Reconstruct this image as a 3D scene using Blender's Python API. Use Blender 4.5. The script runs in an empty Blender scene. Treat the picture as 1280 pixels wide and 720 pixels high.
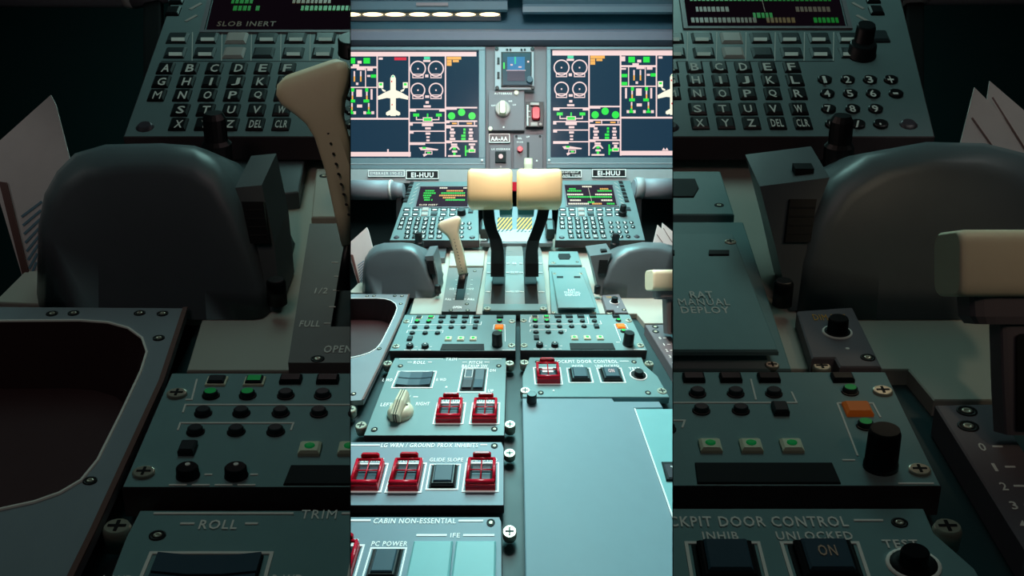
import bpy, bmesh, math, random
import numpy as np
from mathutils import Vector
from mathutils.geometry import tessellate_polygon
random.seed(7)
C = bpy.context.scene.collection
FOC = 545.0                    # focal length in pixels of a 1280 wide frame
EYE = 1.2                      # eye height above the floor
A = np.array
def s2l(c):
    c = c/255.0
    return c/12.92 if c <= .04045 else ((c+.055)/1.055)**2.4
def col(r, g, b): return (s2l(r), s2l(g), s2l(b), 1)

# ------------------------------------------------------------------ materials
MATS = {}
def mat(name, rgb, rough=.5, metal=0., emit=None, estr=1., noise=.06, nscale=60., spec=.5):
    m = bpy.data.materials.new(name); m.use_nodes = True
    nt = m.node_tree; b = nt.nodes['Principled BSDF']
    c = col(*rgb)
    tc = nt.nodes.new('ShaderNodeTexCoord'); nz = nt.nodes.new('ShaderNodeTexNoise')
    nz.inputs['Scale'].default_value = nscale; nz.inputs['Detail'].default_value = 4
    nt.links.new(tc.outputs['Object'], nz.inputs['Vector'])
    mx = nt.nodes.new('ShaderNodeMix'); mx.data_type = 'RGBA'
    mx.inputs[6].default_value = tuple(max(0, v*(1-noise)) for v in c[:3])+(1,)
    mx.inputs[7].default_value = tuple(min(1, v*(1+noise)) for v in c[:3])+(1,)
    nt.links.new(nz.outputs['Fac'], mx.inputs[0]); nt.links.new(mx.outputs[2], b.inputs['Base Color'])
    mr = nt.nodes.new('ShaderNodeMapRange'); mr.inputs[3].default_value = max(.03, rough-.05); mr.inputs[4].default_value = min(1, rough+.05)
    nt.links.new(nz.outputs['Fac'], mr.inputs[0]); nt.links.new(mr.outputs[0], b.inputs['Roughness'])
    b.inputs['Metallic'].default_value = metal
    b.inputs['Specular IOR Level'].default_value = spec
    if emit:
        b.inputs['Emission Color'].default_value = col(*emit); b.inputs['Emission Strength'].default_value = estr
    MATS[name] = m
    return name
mat('panel_paint', (128, 156, 157), .48)
mat('keypad_paint', (112, 126, 128), .45)
mat('panel_blue', (138, 152, 164), .48)
mat('cover_paint', (142, 158, 168), .55)
mat('cyan_plate', (150, 198, 200), .45)
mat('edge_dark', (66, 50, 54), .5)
mat('rail_shade', (40, 66, 70), .5)  # the panel grey made darker, shade between the panels put into the colour
mat('base_cream', (198, 188, 176), .5, nscale=8)
mat('hood_grey', (100, 108, 112), .36)
mat('hood_face', (70, 62, 66), .6)
mat('quad_grey', (132, 126, 124), .45)
mat('console_grey', (150, 154, 160), .45)
mat('pocket_brown', (84, 58, 60), .5)
mat('black_plastic', (22, 23, 26), .35)
mat('black_matte', (12, 14, 18), .7)
mat('key_dark', (48, 54, 58), .4)
mat('key_light', (190, 170, 165), .4)
mat('switch_blue', (58, 78, 92), .5)
mat('switch_brown', (72, 62, 70), .35)
mat('white_print', (250, 250, 246), .6, emit=(255, 250, 245), estr=.25, noise=.01)
mat('cream', (255, 238, 208), .4)
mat('cream_grip', (255, 226, 178), .36)
mat('red_guard', (226, 18, 48), .25)
mat('screw_metal', (225, 215, 195), .3, .6)
mat('dark_hole', (14, 14, 16), .6)
mat('paper', (245, 240, 236), .7)
mat('paper_print', (120, 160, 180), .7)
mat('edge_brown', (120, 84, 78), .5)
mat('tube_grey', (150, 148, 156), .5)
mat('bezel_grey', (128, 142, 150), .45)
mat('stack_grey', (122, 112, 118), .5)
mat('stack_light', (170, 170, 176), .45)
mat('ledge', (190, 190, 192), .5)
mat('lip_blue', (112, 148, 164), .5)
mat('shield_teal', (62, 118, 140), .6)
mat('shield_grey', (124, 126, 142), .6)
mat('stripe_amber', (236, 166, 60), .5)
mat('teal_metal', (90, 170, 180), .35)
mat('wall_paint', (70, 74, 76), .7, nscale=6)
mat('dark_lining', (26, 58, 60), .8, nscale=6)
mat('carpet', (24, 30, 32), .9, nscale=90)
mat('lamp_warm', (255, 240, 220), .4, emit=(255, 226, 170), estr=2.6)
mat('screen_blue', (10, 16, 22), .25, emit=(30, 56, 76), estr=.9, noise=0, spec=.2)
mat('px_white', (10, 10, 10), .4, emit=(255, 222, 220), estr=.95, noise=0)
mat('px_cream', (10, 10, 10), .4, emit=(255, 250, 225), estr=1.05, noise=0)
mat('px_green', (5, 10, 5), .4, emit=(40, 235, 70), estr=1.0, noise=0)
mat('px_teal', (5, 10, 10), .4, emit=(80, 225, 170), estr=1.0, noise=0)
mat('px_amber', (10, 8, 5), .4, emit=(250, 180, 80), estr=1.0, noise=0)
mat('px_red', (10, 5, 5), .4, emit=(220, 30, 60), estr=1.0, noise=0)
mat('px_orange', (230, 120, 30), .4, emit=(255, 130, 20), estr=.55, noise=0)
mat('led_green', (20, 170, 70), .3, emit=(20, 240, 80), estr=.55, noise=0)
mat('sb_blue', (5, 8, 12), .3, emit=(30, 130, 190), estr=.8, noise=0)
mat('sb_purple', (5, 8, 12), .3, emit=(62, 50, 78), estr=.8, noise=0)
mat('sb_teal', (5, 8, 12), .3, emit=(14, 74, 92), estr=.8, noise=0)
mat('fms_screen', (10, 8, 12), .6, emit=(52, 28, 50), estr=.8, noise=0, spec=.05)
# side-bay copies of screen, lamp and print materials, the darkening put into the colour
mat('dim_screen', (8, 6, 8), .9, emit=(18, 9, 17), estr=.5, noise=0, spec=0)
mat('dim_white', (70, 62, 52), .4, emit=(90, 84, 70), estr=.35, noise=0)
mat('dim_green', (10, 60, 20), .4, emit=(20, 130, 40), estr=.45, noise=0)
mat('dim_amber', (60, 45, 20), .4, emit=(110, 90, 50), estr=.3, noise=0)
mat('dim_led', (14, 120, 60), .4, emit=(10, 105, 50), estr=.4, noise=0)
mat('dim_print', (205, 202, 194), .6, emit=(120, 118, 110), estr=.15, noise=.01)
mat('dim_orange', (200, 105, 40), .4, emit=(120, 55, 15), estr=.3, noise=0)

# ------------------------------------------------------------------ frames
class Plane:
    """A surface z = a*y + b in the centre console's space (eye at the origin)."""
    def __init__(s, a, b):
        s.a, s.b = a, b; k = math.hypot(1, a); s.k = k
        s.U = A([1., 0, 0]); s.V = A([0, 1/k, a/k]); s.N = A([0, -a/k, 1/k])
    def pt(s, px, py, h=0.):
        y = (s.b + h*s.k)/((360-py)/FOC - s.a)
        return A([(px-640)/FOC*y, y, (360-py)/FOC*y])
    def size(s, px, py, w, hh, h=0.):
        p = s.pt(px, py, h)
        return w/FOC*p[1], np.linalg.norm(s.pt(px, py-hh/2, h)-s.pt(px, py+hh/2, h))
PED = Plane(.4642, -.3112)           # pedestal surface
FM = Plane(.8239, -.574)             # keypad units, steeper
def Q(px, py, y): return A([(px-640)/FOC*y, y, (360-py)/FOC*y])

class Frame:
    """Console frame: origin on the sloping surface, across / up-slope / upright vectors."""
    def __init__(s, key, O, U, V, N):
        s.key = key; s.O, s.U, s.V, s.N = map(A, (O, U, V, N))
        s.bay = key != 'centre'
        s.O0 = A([0, .30, -.17194])
    def vec(s, d):
        d = A(d, float); v = d@PED.V; n = d@PED.N
        return d[0]*s.U + v*s.V + n*s.N
    def map(s, p): return s.O + s.vec(A(p, float)-s.O0) + A([0, 0, EYE])
CEN = Frame('centre', (0, .30, -.17194), (1, 0, 0), PED.V, PED.N)
# the side bays hold larger, shallower consoles on a much steeper slope
_V = (0, .5711, .8421); _N = (0, -.2652, 1.8141)
LEFT = Frame('left', (0, .1889, -.34388), (2, 0, 0), _V, _N)
RIGHT = Frame('right', (0, .1889, -.34388), (2, 0, 0), _V, _N)

# ------------------------------------------------------------------ mesh builder
WORLD = {}                            # world origin of every object
ZONE = {}
class MB:
    def __init__(s): s.v, s.f, s.m, s.sm = [], [], [], []
    def add(s, vs, fs, m, smooth=False):
        o = len(s.v); s.v += [tuple(map(float, p)) for p in vs]
        for f in fs: s.f.append([i+o for i in f]); s.m.append(m); s.sm.append(smooth)
        return s
    def loft(s, rings, m, cap0=True, cap1=True, smooth=False, capm=None, closed=True):
        n = len(rings[0]); vs = [p for r in rings for p in r]; fs = []
        for i in range(len(rings)-1):
            for j in range(n if closed else n-1):
                k = (j+1) % n
                fs.append([i*n+j, i*n+k, (i+1)*n+k, (i+1)*n+j])
        s.add(vs, fs, m, smooth)
        cap = []
        if cap0: cap.append(list(range(n))[::-1])
        if cap1: cap.append([(len(rings)-1)*n+j for j in range(n)])
        if cap:
            o = len(s.v)-len(vs)
            for f in cap: s.f.append([i+o for i in f]); s.m.append(capm or m); s.sm.append(False)
        return s
    def slab(s, pts, N, th, m, ch=.0006, top=None):
        """plate: pts = outline of its top face, N = outward, th = thickness"""
        pts = [A(p) for p in pts]; N = A(N)
        nn = sum(np.cross(pts[i], pts[(i+1) % len(pts)]) for i in range(len(pts)))
        if nn@N < 0: pts = pts[::-1]
        if ch > 0:
            s.loft([[p-N*th for p in pts], [p-N*ch for p in pts], inset(pts, ch, N)], m, smooth=False, capm=top)
        else:
            s.loft([[p-N*th for p in pts], pts], m, capm=top)
        return s
    def lathe(s, c, U, V, N, prof, m, n=16, smooth=True, capm=None):
        rings = [[A(c)+A(U)*r*math.cos(t)+A(V)*r*math.sin(t)+A(N)*h for t in np.linspace(0, 2*math.pi, n, endpoint=False)] for r, h in prof]
        return s.loft(rings, m, smooth=smooth, capm=capm)
    def line(s, pts, w, N, m, th=.0003, closed=False):
        """raised printed line following pts with width w"""
        pts = [A(p) for p in pts]; N = A(N); k = len(pts)
        L, R = [], []
        for i in range(k):
            a = pts[i-1] if (i > 0 or closed) else pts[i]
            b = pts[(i+1) % k] if (i < k-1 or closed) else pts[i]
            d1 = pts[i]-a; d2 = b-pts[i]
            l1, l2 = np.linalg.norm(d1), np.linalg.norm(d2)
            if l1 < 1e-9: d = d2/l2; sc = 1
            elif l2 < 1e-9: d = d1/l1; sc = 1
            else:
                d1, d2 = d1/l1, d2/l2; d = d1+d2; d = d/np.linalg.norm(d); sc = 1/max(.4, d@d1)
            x = np.cross(N, d); x = x/np.linalg.norm(x)*w/2*sc
            L.append(pts[i]+x); R.append(pts[i]-x)
        rings = [[R[i], R[i]+N*th, L[i]+N*th, L[i]] for i in range(k)]
        if closed: rings.append(rings[0])
        return s.loft(rings, m, cap0=not closed, cap1=not closed)
    def box(s, c, ux, uy, uz, m, top=None):
        c, ux, uy, uz = map(A, (c, ux, uy, uz))
        b = [c-ux-uy-uz, c+ux-uy-uz, c+ux+uy-uz, c-ux+uy-uz]
        return s.loft([b, [p+2*uz for p in b]], m, capm=top)
    def mesh(s, F, origin):
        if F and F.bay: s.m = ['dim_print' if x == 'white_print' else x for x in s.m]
        names = list(dict.fromkeys(s.m))
        me = bpy.data.meshes.new('mesh')
        P = [F.map(p)-origin for p in s.v] if F else [A(p)-origin for p in s.v]
        me.from_pydata([tuple(p) for p in P], [], s.f)
        for n in names: me.materials.append(MATS[n])
        me.polygons.foreach_set('material_index', [names.index(x) for x in s.m])
        me.polygons.foreach_set('use_smooth', s.sm)
        me.update()
        bm = bmesh.new(); bm.from_mesh(me)
        bmesh.ops.recalc_face_normals(bm, faces=bm.faces); bm.to_mesh(me); bm.free()
        return me
    def build(s, name, F, parent=None, label=None, origin=None):
        if origin is None:
            P = A([F.map(p) if F else p for p in s.v]); origin = (P.min(0)+P.max(0))/2; origin[2] = P[:, 2].min()
        o = bpy.data.objects.new(name, s.mesh(F, origin)); C.objects.link(o)
        WORLD[o] = A(origin); ZONE[o] = F.key if F else None
        if parent: o.parent = parent; o.location = A(origin)-WORLD[parent]
        else: o.location = origin
        if label: o['label'] = label
        return o
def inset(pts, d, N):
    n = len(pts); out = []
    for i in range(n):
        e1 = pts[i]-pts[i-1]; e2 = pts[(i+1) % n]-pts[i]
        e1 = e1/np.linalg.norm(e1); e2 = e2/np.linalg.norm(e2)
        n1 = np.cross(N, e1); n2 = np.cross(N, e2)
        b = n1+n2; b = b/max(.3, (b@b)/2)
        out.append(pts[i]+b*d-0*N)
    return out
def thing(name, label, cat, F, base, group=None):
    o = bpy.data.objects.new(name, None); o.empty_display_size = .02; C.objects.link(o)
    w = F.map(base) if F else A(base)
    o.location = w; WORLD[o] = A(w); ZONE[o] = F.key if F else None
    o['label'] = label; o['category'] = cat
    if group: o['group'] = group
    return o
def tag(o, label, cat, group=None):
    o['label'] = label; o['category'] = cat
    if group: o['group'] = group
    return o
def clone(o, delta, parent=None, name=None):
    """copy of a part (with its own sub-parts), moved by delta in world space"""
    c = o.copy(); C.objects.link(c)
    if name: c.name = name
    WORLD[c] = WORLD[o]+A(delta); ZONE[c] = ZONE[o]
    p = parent or o.parent; c.parent = p
    c.location = WORLD[c]-WORLD[p]
    for ch in list(o.children):
        d = ch.copy(); C.objects.link(d); d.parent = c
        WORLD[d] = WORLD[ch]+A(delta); ZONE[d] = ZONE[o]
    return c
# text --------------------------------------------------------------
TXT = {}
def text_raw(t, bold=.014):
    if 'M' in t or '1' in t: bold = 0.
    if (t, bold) in TXT: return TXT[t, bold]
    cu = bpy.data.curves.new('txt', 'FONT'); cu.body = t; cu.offset = bold; cu.resolution_u = 2; cu.space_character = 1.14
    o = bpy.data.objects.new('txt', cu); C.objects.link(o)
    bpy.context.view_layer.update()
    me = bpy.data.meshes.new_from_object(o.evaluated_get(bpy.context.evaluated_depsgraph_get()))
    v = A([x.co[:2] for x in me.vertices]); f = [list(p.vertices) for p in me.polygons]
    bpy.data.objects.remove(o); bpy.data.curves.remove(cu); bpy.data.meshes.remove(me)
    lo, hi = v.min(0), v.max(0)
    TXT[t, bold] = ((v-lo)/(hi-lo)-.5, f)
    return TXT[t, bold]
def text(mb, t, pl, px, py, w, hh, h=.0004, m='white_print', bold=.014):
    v, f = text_raw(t, bold); W, H = pl.size(px, py, w, hh, h); c = pl.pt(px, py, h)
    mb.add([c+pl.U*a*W+pl.V*b*H for a, b in v], f, m)
class Wall(Plane):
    """upright plane facing the eye at depth y"""
    def __init__(s, y): s.y = y; s.U = A([1., 0, 0]); s.V = A([0, 0, 1.]); s.N = A([0, -1., 0])
    def pt(s, px, py, h=0.): return Q(px, py, s.y)-A([0, h, 0])

SIDE = {'centre': '', 'left': 'left', 'right': 'right'}
def where(F): return {'centre': 'on the bright centre pedestal', 'left': 'in the darkened left side', 'right': 'in the darkened right side'}[F.key]
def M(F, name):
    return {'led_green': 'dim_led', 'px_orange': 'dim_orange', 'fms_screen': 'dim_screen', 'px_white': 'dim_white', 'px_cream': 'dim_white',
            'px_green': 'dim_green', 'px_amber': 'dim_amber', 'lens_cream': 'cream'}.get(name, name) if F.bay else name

# ------------------------------------------------------------------ small fittings (parts of panels)
def quad(pl, q, h=0.):
    """q = TL,TR,BR,BL pixel corners -> bilinear point function (s right, t up)"""
    tl, tr, br, bl = [pl.pt(x, y, 0) for x, y in q]
    return lambda s, t, hh=0.: (bl*(1-s)*(1-t)+br*s*(1-t)+tl*(1-s)*t+tr*s*t)+pl.N*(hh+h)
def qrect(f, s0, t0, s1, t1, h): return [f(s0, t0, h), f(s1, t0, h), f(s1, t1, h), f(s0, t1, h)]

def screws(F, root, pl, pts, r, hgt, name='screw', m='screw_metal', h=0.):
    first = None
    for px, py in pts:
        c = pl.pt(px, py, h+hgt)-pl.N*hgt
        if first is None:
            b = MB(); b.lathe(c, pl.U, pl.V, pl.N, [(r*.95, -.002), (r*1., hgt*.75), (r*.85, hgt)], m, 14)
            top = c+pl.N*(hgt+.0001)
            b.box(top, pl.U*r*.12, pl.V*r*.62, pl.N*.0002, 'dark_hole'); b.box(top, pl.U*r*.62, pl.V*r*.12, pl.N*.0002, 'dark_hole')
            first = b.build(name, F, root); c0 = c
        else: clone(first, F.vec(c-c0), root)
def sockets(F, root, pl, pts, r, h=0.):
    first = None
    for px, py in pts:
        c = pl.pt(px, py, h)
        if first is None:
            b = MB(); b.lathe(c, pl.U, pl.V, pl.N, [(r, -.001), (r, .0004), (r*.75, .0004), (r*.7, .0001)], 'dark_hole', 14)
            b.lathe(c, pl.U, pl.V, pl.N, [(r*.5, 0), (r*.5, .0005), (r*.22, .0006), (r*.2, .0002)], 'screw_metal', 12)
            first = b.build('recessed_screw', F, root); c0 = c
        else: clone(first, F.vec(c-c0), root)
def buttons(F, root, pl, pts, r, hgt, m='key_dark', h=0., name='push_button', ring=True, top=None):
    first = None
    for px, py in pts:
        c = pl.pt(px, py, h)
        if first is None:
            b = MB()
            if ring: b.lathe(c, pl.U, pl.V, pl.N, [(r*1.22, -.0005), (r*1.22, .0005), (r*1.05, .0005)], 'black_plastic', 16)
            b.lathe(c, pl.U, pl.V, pl.N, [(r, 0), (r, hgt*.8), (r*.8, hgt)], m, 16, capm=top or m)
            first = b.build(name, F, root); c0 = c
        else: clone(first, F.vec(c-c0), root)
def boxkeys(F, root, pl, pts, w, hh, hgt, m='key_dark', h=0., name='key', top=None, frame=None):
    """w, hh in pixels at the first position; returns the objects"""
    out = []
    for px, py in pts:
        c = pl.pt(px, py, h)
        if not out:
            W, H = pl.size(px, py, w, hh, h); b = MB(); c0 = c
            if frame:
                fr = [c-pl.U*W*.62-pl.V*H*.66, c+pl.U*W*.62-pl.V*H*.66, c+pl.U*W*.62+pl.V*H*.66, c-pl.U*W*.62+pl.V*H*.66]
                b.slab([p+pl.N*hgt*.4 for p in fr], pl.N, hgt*.4+.001, frame, .0003)
            q = [c-pl.U*W/2-pl.V*H/2, c+pl.U*W/2-pl.V*H/2, c+pl.U*W/2+pl.V*H/2, c-pl.U*W/2+pl.V*H/2]
            b.slab([p+pl.N*hgt for p in q], pl.N, hgt+.001, m, min(W, H)*.12, top=top)
            out.append(b.build(name, F, root))
        else: out.append(clone(out[0], F.vec(c-c0), root))
    return out
def knob(F, root, pl, px, py, r, hgt, m='black_plastic', h=0., name='knob', dot=None, ring=None, flutes=0):
    c = pl.pt(px, py, h); b = MB(); n = 28
    if ring: b.lathe(c, pl.U, pl.V, pl.N, [(r*ring, -.0005), (r*ring, .0006), (r*ring*.88, .0006)], 'white_print', 24)
    if ring: b.lathe(c, pl.U, pl.V, pl.N, [(r*ring*.88, -.0005), (r*ring*.86, .0009), (r, .0009)], 'black_matte', 24)
    b.lathe(c, pl.U, pl.V, pl.N, [(r*1.05, 0), (r*1.05, hgt*.12), (r, hgt*.16), (r*.97, hgt*.88), (r*.86, hgt)], m, n, smooth=True)
    o = b.build(name, F, root)
    if dot:
        d = MB(); d.lathe(c+pl.V*r*.3, pl.U, pl.V, pl.N, [(r*dot, hgt-.0003), (r*dot, hgt+.0004)], 'white_print', 10)
        d.build('index_dot', F, o)
    return o
def frame_line(mb, f, w, N, m='white_print', e=0.):
    mb.line([f(-e, -e, .0002), f(1+e, -e, .0002), f(1+e, 1+e, .0002), f(-e, 1+e, .0002)], w, N, m, closed=True)

def guard_switch(F, root, pl, q, label=None, legend=False, split=True):
    """square switch in a white frame under a red hinged cage guard"""
    f = quad(pl, q); w = np.linalg.norm(f(1, .5)-f(0, .5)); b = MB()
    frame_line(b, f, w*.045, pl.N)
    b.slab(qrect(f, .07, .05, .93, .95, .0006), pl.N, .0016, 'black_matte', 0)
    sw = b.build('guarded_switch', F, root)
    c = MB()
    H = w*.16
    for s0, s1 in ((.22, .49), (.51, .78)):
        for t0, t1 in ((.28, .52), (.55, .80)):
            c.slab(qrect(f, s0, t0, s1, t1, H), pl.N, H, 'switch_blue', w*.012)
    c.build('switch_cap', F, sw)
    if legend:
        t = MB()
        for s0, s1 in ((.30, .48), (.53, .70)):
            t.slab(qrect(f, s0, .5, s1, .78, H+.0006), pl.N, .0008, 'white_print', 0)
        t.build('legend', F, sw)
    g = MB(); R = w*.34
    def bar(a, bb, r, n=8):
        a, bb = A(a), A(bb); d = (bb-a)/np.linalg.norm(bb-a); x = np.cross(d, pl.N); x = x/np.linalg.norm(x); y = np.cross(d, x)
        g.loft([[p+x*r*math.cos(t)+y*r*math.sin(t) for t in np.linspace(0, 2*math.pi, n, endpoint=False)] for p in (a, bb)], 'red_guard', smooth=True)
    hb, ht = w*.24, w*.30
    bar(f(.10, .13, hb), f(.90, .13, hb), w*.075)
    g.slab(qrect(f, .08, .02, .92, .16, hb-.0002), pl.N, hb, 'red_guard', w*.02)
    for s in (.12, .88): bar(f(s, .13, hb), f(s, .90, ht), w*.05)
    bar(f(.5, .15, hb), f(.5, .92, ht), w*.022); bar(f(.12, .52, (hb+ht)/2), f(.88, .52, (hb+ht)/2), w*.022)
    bar(f(.10, .90, ht), f(.90, .90, ht), w*.045)
    for s in (.12, .88):
        g.slab(qrect(f, s-.038, .04, s+.038, .95, w*.2), pl.N, w*.2, 'red_guard', w*.01)
    # tab standing up behind the hinge
    tb = [f(.22, .96, ht-.001), f(.78, .96, ht-.001), f(.78, .96, ht+w*.10), f(.72, .96, ht+w*.16), f(.28, .96, ht+w*.16), f(.22, .96, ht+w*.10)]
    g.loft([tb, [p+pl.V*w*.07 for p in tb]], 'red_guard')
    g.build('red_guard', F, sw, 'red hinged cage guard')
    return sw
def square_switch(F, root, pl, q, legend=None, name='square_switch'):
    f = quad(pl, q); w = np.linalg.norm(f(1, .5)-f(0, .5)); b = MB()
    frame_line(b, f, w*.045, pl.N)
    b.slab(qrect(f, .07, .05, .93, .95, .0006), pl.N, .0016, 'black_matte', 0)
    sw = b.build(name, F, root)
    H = w*.2
    c = MB(); c.slab(qrect(f, .13, .10, .88, .92, H*.7), pl.N, H*.7, 'black_plastic', w*.04)
    c.slab(qrect(f, .21, .18, .80, .86, H), pl.N, H*.6, 'switch_blue', w*.03)
    c.build('switch_cap', F, sw)
    if legend:
        t = MB(); cc = f(.5, .55, H+.0003); v, fc = text_raw(legend, .014)
        t.add([cc+pl.U*a*w*.24+pl.V*bb*w*.24 for a, bb in v], fc, 'px_white' if not F.bay else 'dim_white'); t.build('legend', F, sw)
    return sw
def rocker(F, root, pl, q, vertical):
    f = quad(pl, q); w = np.linalg.norm(f(1, .5)-f(0, .5)); b = MB()
    frame_line(b, f, .0012, pl.N)
    b.slab(qrect(f, .06, .06, .94, .94, .0006), pl.N, .0016, 'black_matte', 0)
    sw = b.build('rocker_switch', F, root)
    if vertical:
        for k, (s0, s1, m) in enumerate(((.12, .46, 'switch_brown'), (.54, .88, 'switch_blue'))):
            c = MB()
            for (t0, t1, ha, hb, mm) in ((.12, .5, .0030, .0012, m), (.5, .88, .0012, .0030, 'switch_blue')):
                base = qrect(f, s0, t0, s1, t1, 0.); tops = [(s0, t0, ha), (s1, t0, ha), (s1, t1, hb), (s0, t1, hb)]
                c.loft([base, [f(*x) for x in tops]], mm)
            if k == 0:
                c.line([f(s0+.03, .56, .0018), f(s1-.03, .56, .0018), f(s1-.03, .86, .0031), f(s0+.03, .86, .0031)], .0005, pl.N, 'white_print', closed=True)
            c.build('rocker', F, sw)
    else:
        for k, (t0, t1) in enumerate(((.12, .48), (.53, .9))):
            c = MB()
            for (s0, s1, ha, hb) in ((.08, .36, .0028, .0014), (.36, .66, .0014, .0014), (.66, .93, .0014, .0028)):
                base = qrect(f, s0, t0, s1, t1, 0.); tops = [(s0, t0, ha), (s1, t0, hb), (s1, t1, hb), (s0, t1, ha)]
                c.loft([base, [f(*x) for x in tops]], 'switch_blue')
            c.build('rocker', F, sw)
    return sw
def plate(F, root, pl, px, h, th, m, name='faceplate', ch=.0007, edge=None):
    return MB().slab([pl.pt(x, y, h) for x, y in px], pl.N, th, edge or m, ch, top=m).build(name, F, root)
def hline(mb, pl, x0, x1, y, w=.0009, m='white_print'): mb.line([pl.pt(x0, y, .0001), pl.pt(x1, y, .0001)], w, pl.N, m)

# ------------------------------------------------------------------ radio panels
def radio_panel(F, side):
    L = side == 'left'
    where_s = {'centre': ('left-hand' if L else 'right-hand')+' grey radio panel of the bright pair, studded with small buttons',
               'left': 'large dim radio panel with green lights in the darkened left side', 'right': 'large dim radio panel with tall knob in the darkened right side'}[F.key]
    pl = PED; hp = .0045
    root = thing('radio_panel', where_s, 'control panel', F, pl.pt(570 if L else 725, 437, -.012), None)
    out = [(506, 393.5), (645, 393.5), (644.5, 438.5), (486.5, 438.5)] if L else [(650, 393), (787, 393), (809, 438), (650.5, 438)]
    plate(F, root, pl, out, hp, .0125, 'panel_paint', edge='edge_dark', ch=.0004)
    def at(xl, xr, yl, yr): return (xl, yl) if L else (xr, yr)
    Lr1 = [521.5, 536, 551, 565.5, 580.5, 595.5]; Rr1 = [669, 683.5, 698.5, 713, 728, 743]
    Lr2 = [518.5, 533.5, 549, 564, 579]; Rr2 = [669.5, 684.5, 699.5, 714.5, 730]
    Lr3 = [515.5, 531.5, 547]; Rr3 = [670, 685.5, 701]
    r1 = [at(a, b, 402.5, 401.8) for a, b in zip(Lr1, Rr1)]
    r2 = [at(a, b, 409.5, 408.5) for a, b in zip(Lr2, Rr2)]; r3 = [at(a, b, 416.8, 415.8) for a, b in zip(Lr3, Rr3)]
    R = .0030
    buttons(F, root, pl, r1[2:]+r2+r3, R, .0026, h=hp)
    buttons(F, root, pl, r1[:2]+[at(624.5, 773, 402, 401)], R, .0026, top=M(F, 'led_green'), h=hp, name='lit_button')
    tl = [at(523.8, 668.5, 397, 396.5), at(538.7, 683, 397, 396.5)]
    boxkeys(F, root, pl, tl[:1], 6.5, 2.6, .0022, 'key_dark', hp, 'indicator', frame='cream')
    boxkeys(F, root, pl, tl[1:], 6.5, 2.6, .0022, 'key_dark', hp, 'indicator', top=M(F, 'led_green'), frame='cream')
    boxkeys(F, root, pl, [at(a, b, 396.6, 396) for a, b in ((553, 697.5), (567.5, 711.5), (582, 726), (596, 741), (625, 770))], 8.5, 2.8, .0022, 'black_plastic', hp, 'selector_key')
    boxkeys(F, root, pl, [at(594, 745.5, 409.5, 408.5), at(512.5, 670.5, 424, 423)], 6, 4, .0028, 'key_dark', hp, 'square_key')
    ks = [at(512.5, 674.5, 434, 432.5), at(531.5, 693.5, 434, 432.5)]
    for p in ks: knob(F, root, pl, p[0], p[1], .0042, .0042, h=hp, name='small_knob', dot=.22)
    for p in [at(a, b, 424, 422.8) for a, b in ((560.5, 718), (576, 734), (591.5, 750))]:
        o = boxkeys(F, root, pl, [p], 8.5, 4.6, .0022, 'cream', hp, 'indicator')[0]
        d = MB(); d.lathe(pl.pt(p[0], p[1], hp), pl.U, pl.V, pl.N, [(.0020, .002), (.0020, .0025), (.0013, .0028)], M(F, 'led_green'), 12); d.build('green_lens', F, o)
    lcd = [(553, 429.5), (605, 429.5), (605.5, 437), (550, 437)] if L else [(712, 428.5), (766, 428.5), (769.5, 436.5), (713, 436.5)]
    b = MB(); b.slab([pl.pt(x, y, hp+.0008) for x, y in lcd], pl.N, .002, 'black_matte', .0003); b.build('readout_window', F, root)
    og = at(624, 776, 409.3, 408.3); boxkeys(F, root, pl, [og], 10.5, 4.8, .0024, 'px_orange' if not F.bay else 'dim_orange', hp, 'orange_button')
    gg = at(624.5, 779, 415.5, 414.5); buttons(F, root, pl, [gg], R, .0026, top=M(F, 'led_green'), h=hp, name='lit_button')
    kk = at(621.5, 785, 431, 430.5); knob(F, root, pl, kk[0], kk[1], .0062, .0165, h=hp, name='tall_knob')
    sc = [(508, 401), (495, 432), (640, 401), (639.5, 431)] if L else [(654.5, 400), (786, 400), (655, 431), (800.5, 431)]
    screws(F, root, pl, sc, .0042, .0012, h=hp)
    b = MB(); P = lambda x, y: pl.pt(x, y, hp+.0001)
    def bl(*pts, w=.0007): b.line([P(*p) for p in pts], w, pl.N, 'white_print')
    if L:
        bl((516, 396), (514, 404), (511.5, 404)); bl((510.5, 409), (511.5, 406), (601, 406), (602, 402)); bl((508.5, 416), (509.5, 413.2), (554, 413.2), (553, 416))
        bl((589, 396), (588, 404.5)); bl((617.5, 406), (631, 406), (631.5, 427)); bl((617.5, 406), (616.5, 412)); bl((628, 437.6), (644, 437.6))
        for x in (513, 531): bl((x-8, 437.6), (x-1, 437.6)); bl((x+6, 433.5), (x+9, 433.5)); bl((x+1, 437.6), (x+8, 437.6))
    else:
        bl((663, 396), (661.5, 402.5), (664, 402.5)); bl((662.5, 408), (663, 405.2), (752, 405.2), (750, 401)); bl((662.5, 415), (663, 412.2), (708, 412.2), (707, 415))
        bl((734, 396), (736, 404)); bl((768, 405.4), (782, 405.4), (785, 411)); bl((768, 405.4), (776, 426)); bl((770, 427.8), (775, 427.8)); bl((792, 437), (806, 437))
        for x in (675, 694): bl((x-8, 436.4), (x-1, 436.4)); bl((x+6, 432.5), (x+9, 432.5)); bl((x+1, 436.4), (x+8, 436.4))
    b.build('printed_markings', F, root)
    return root

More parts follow.
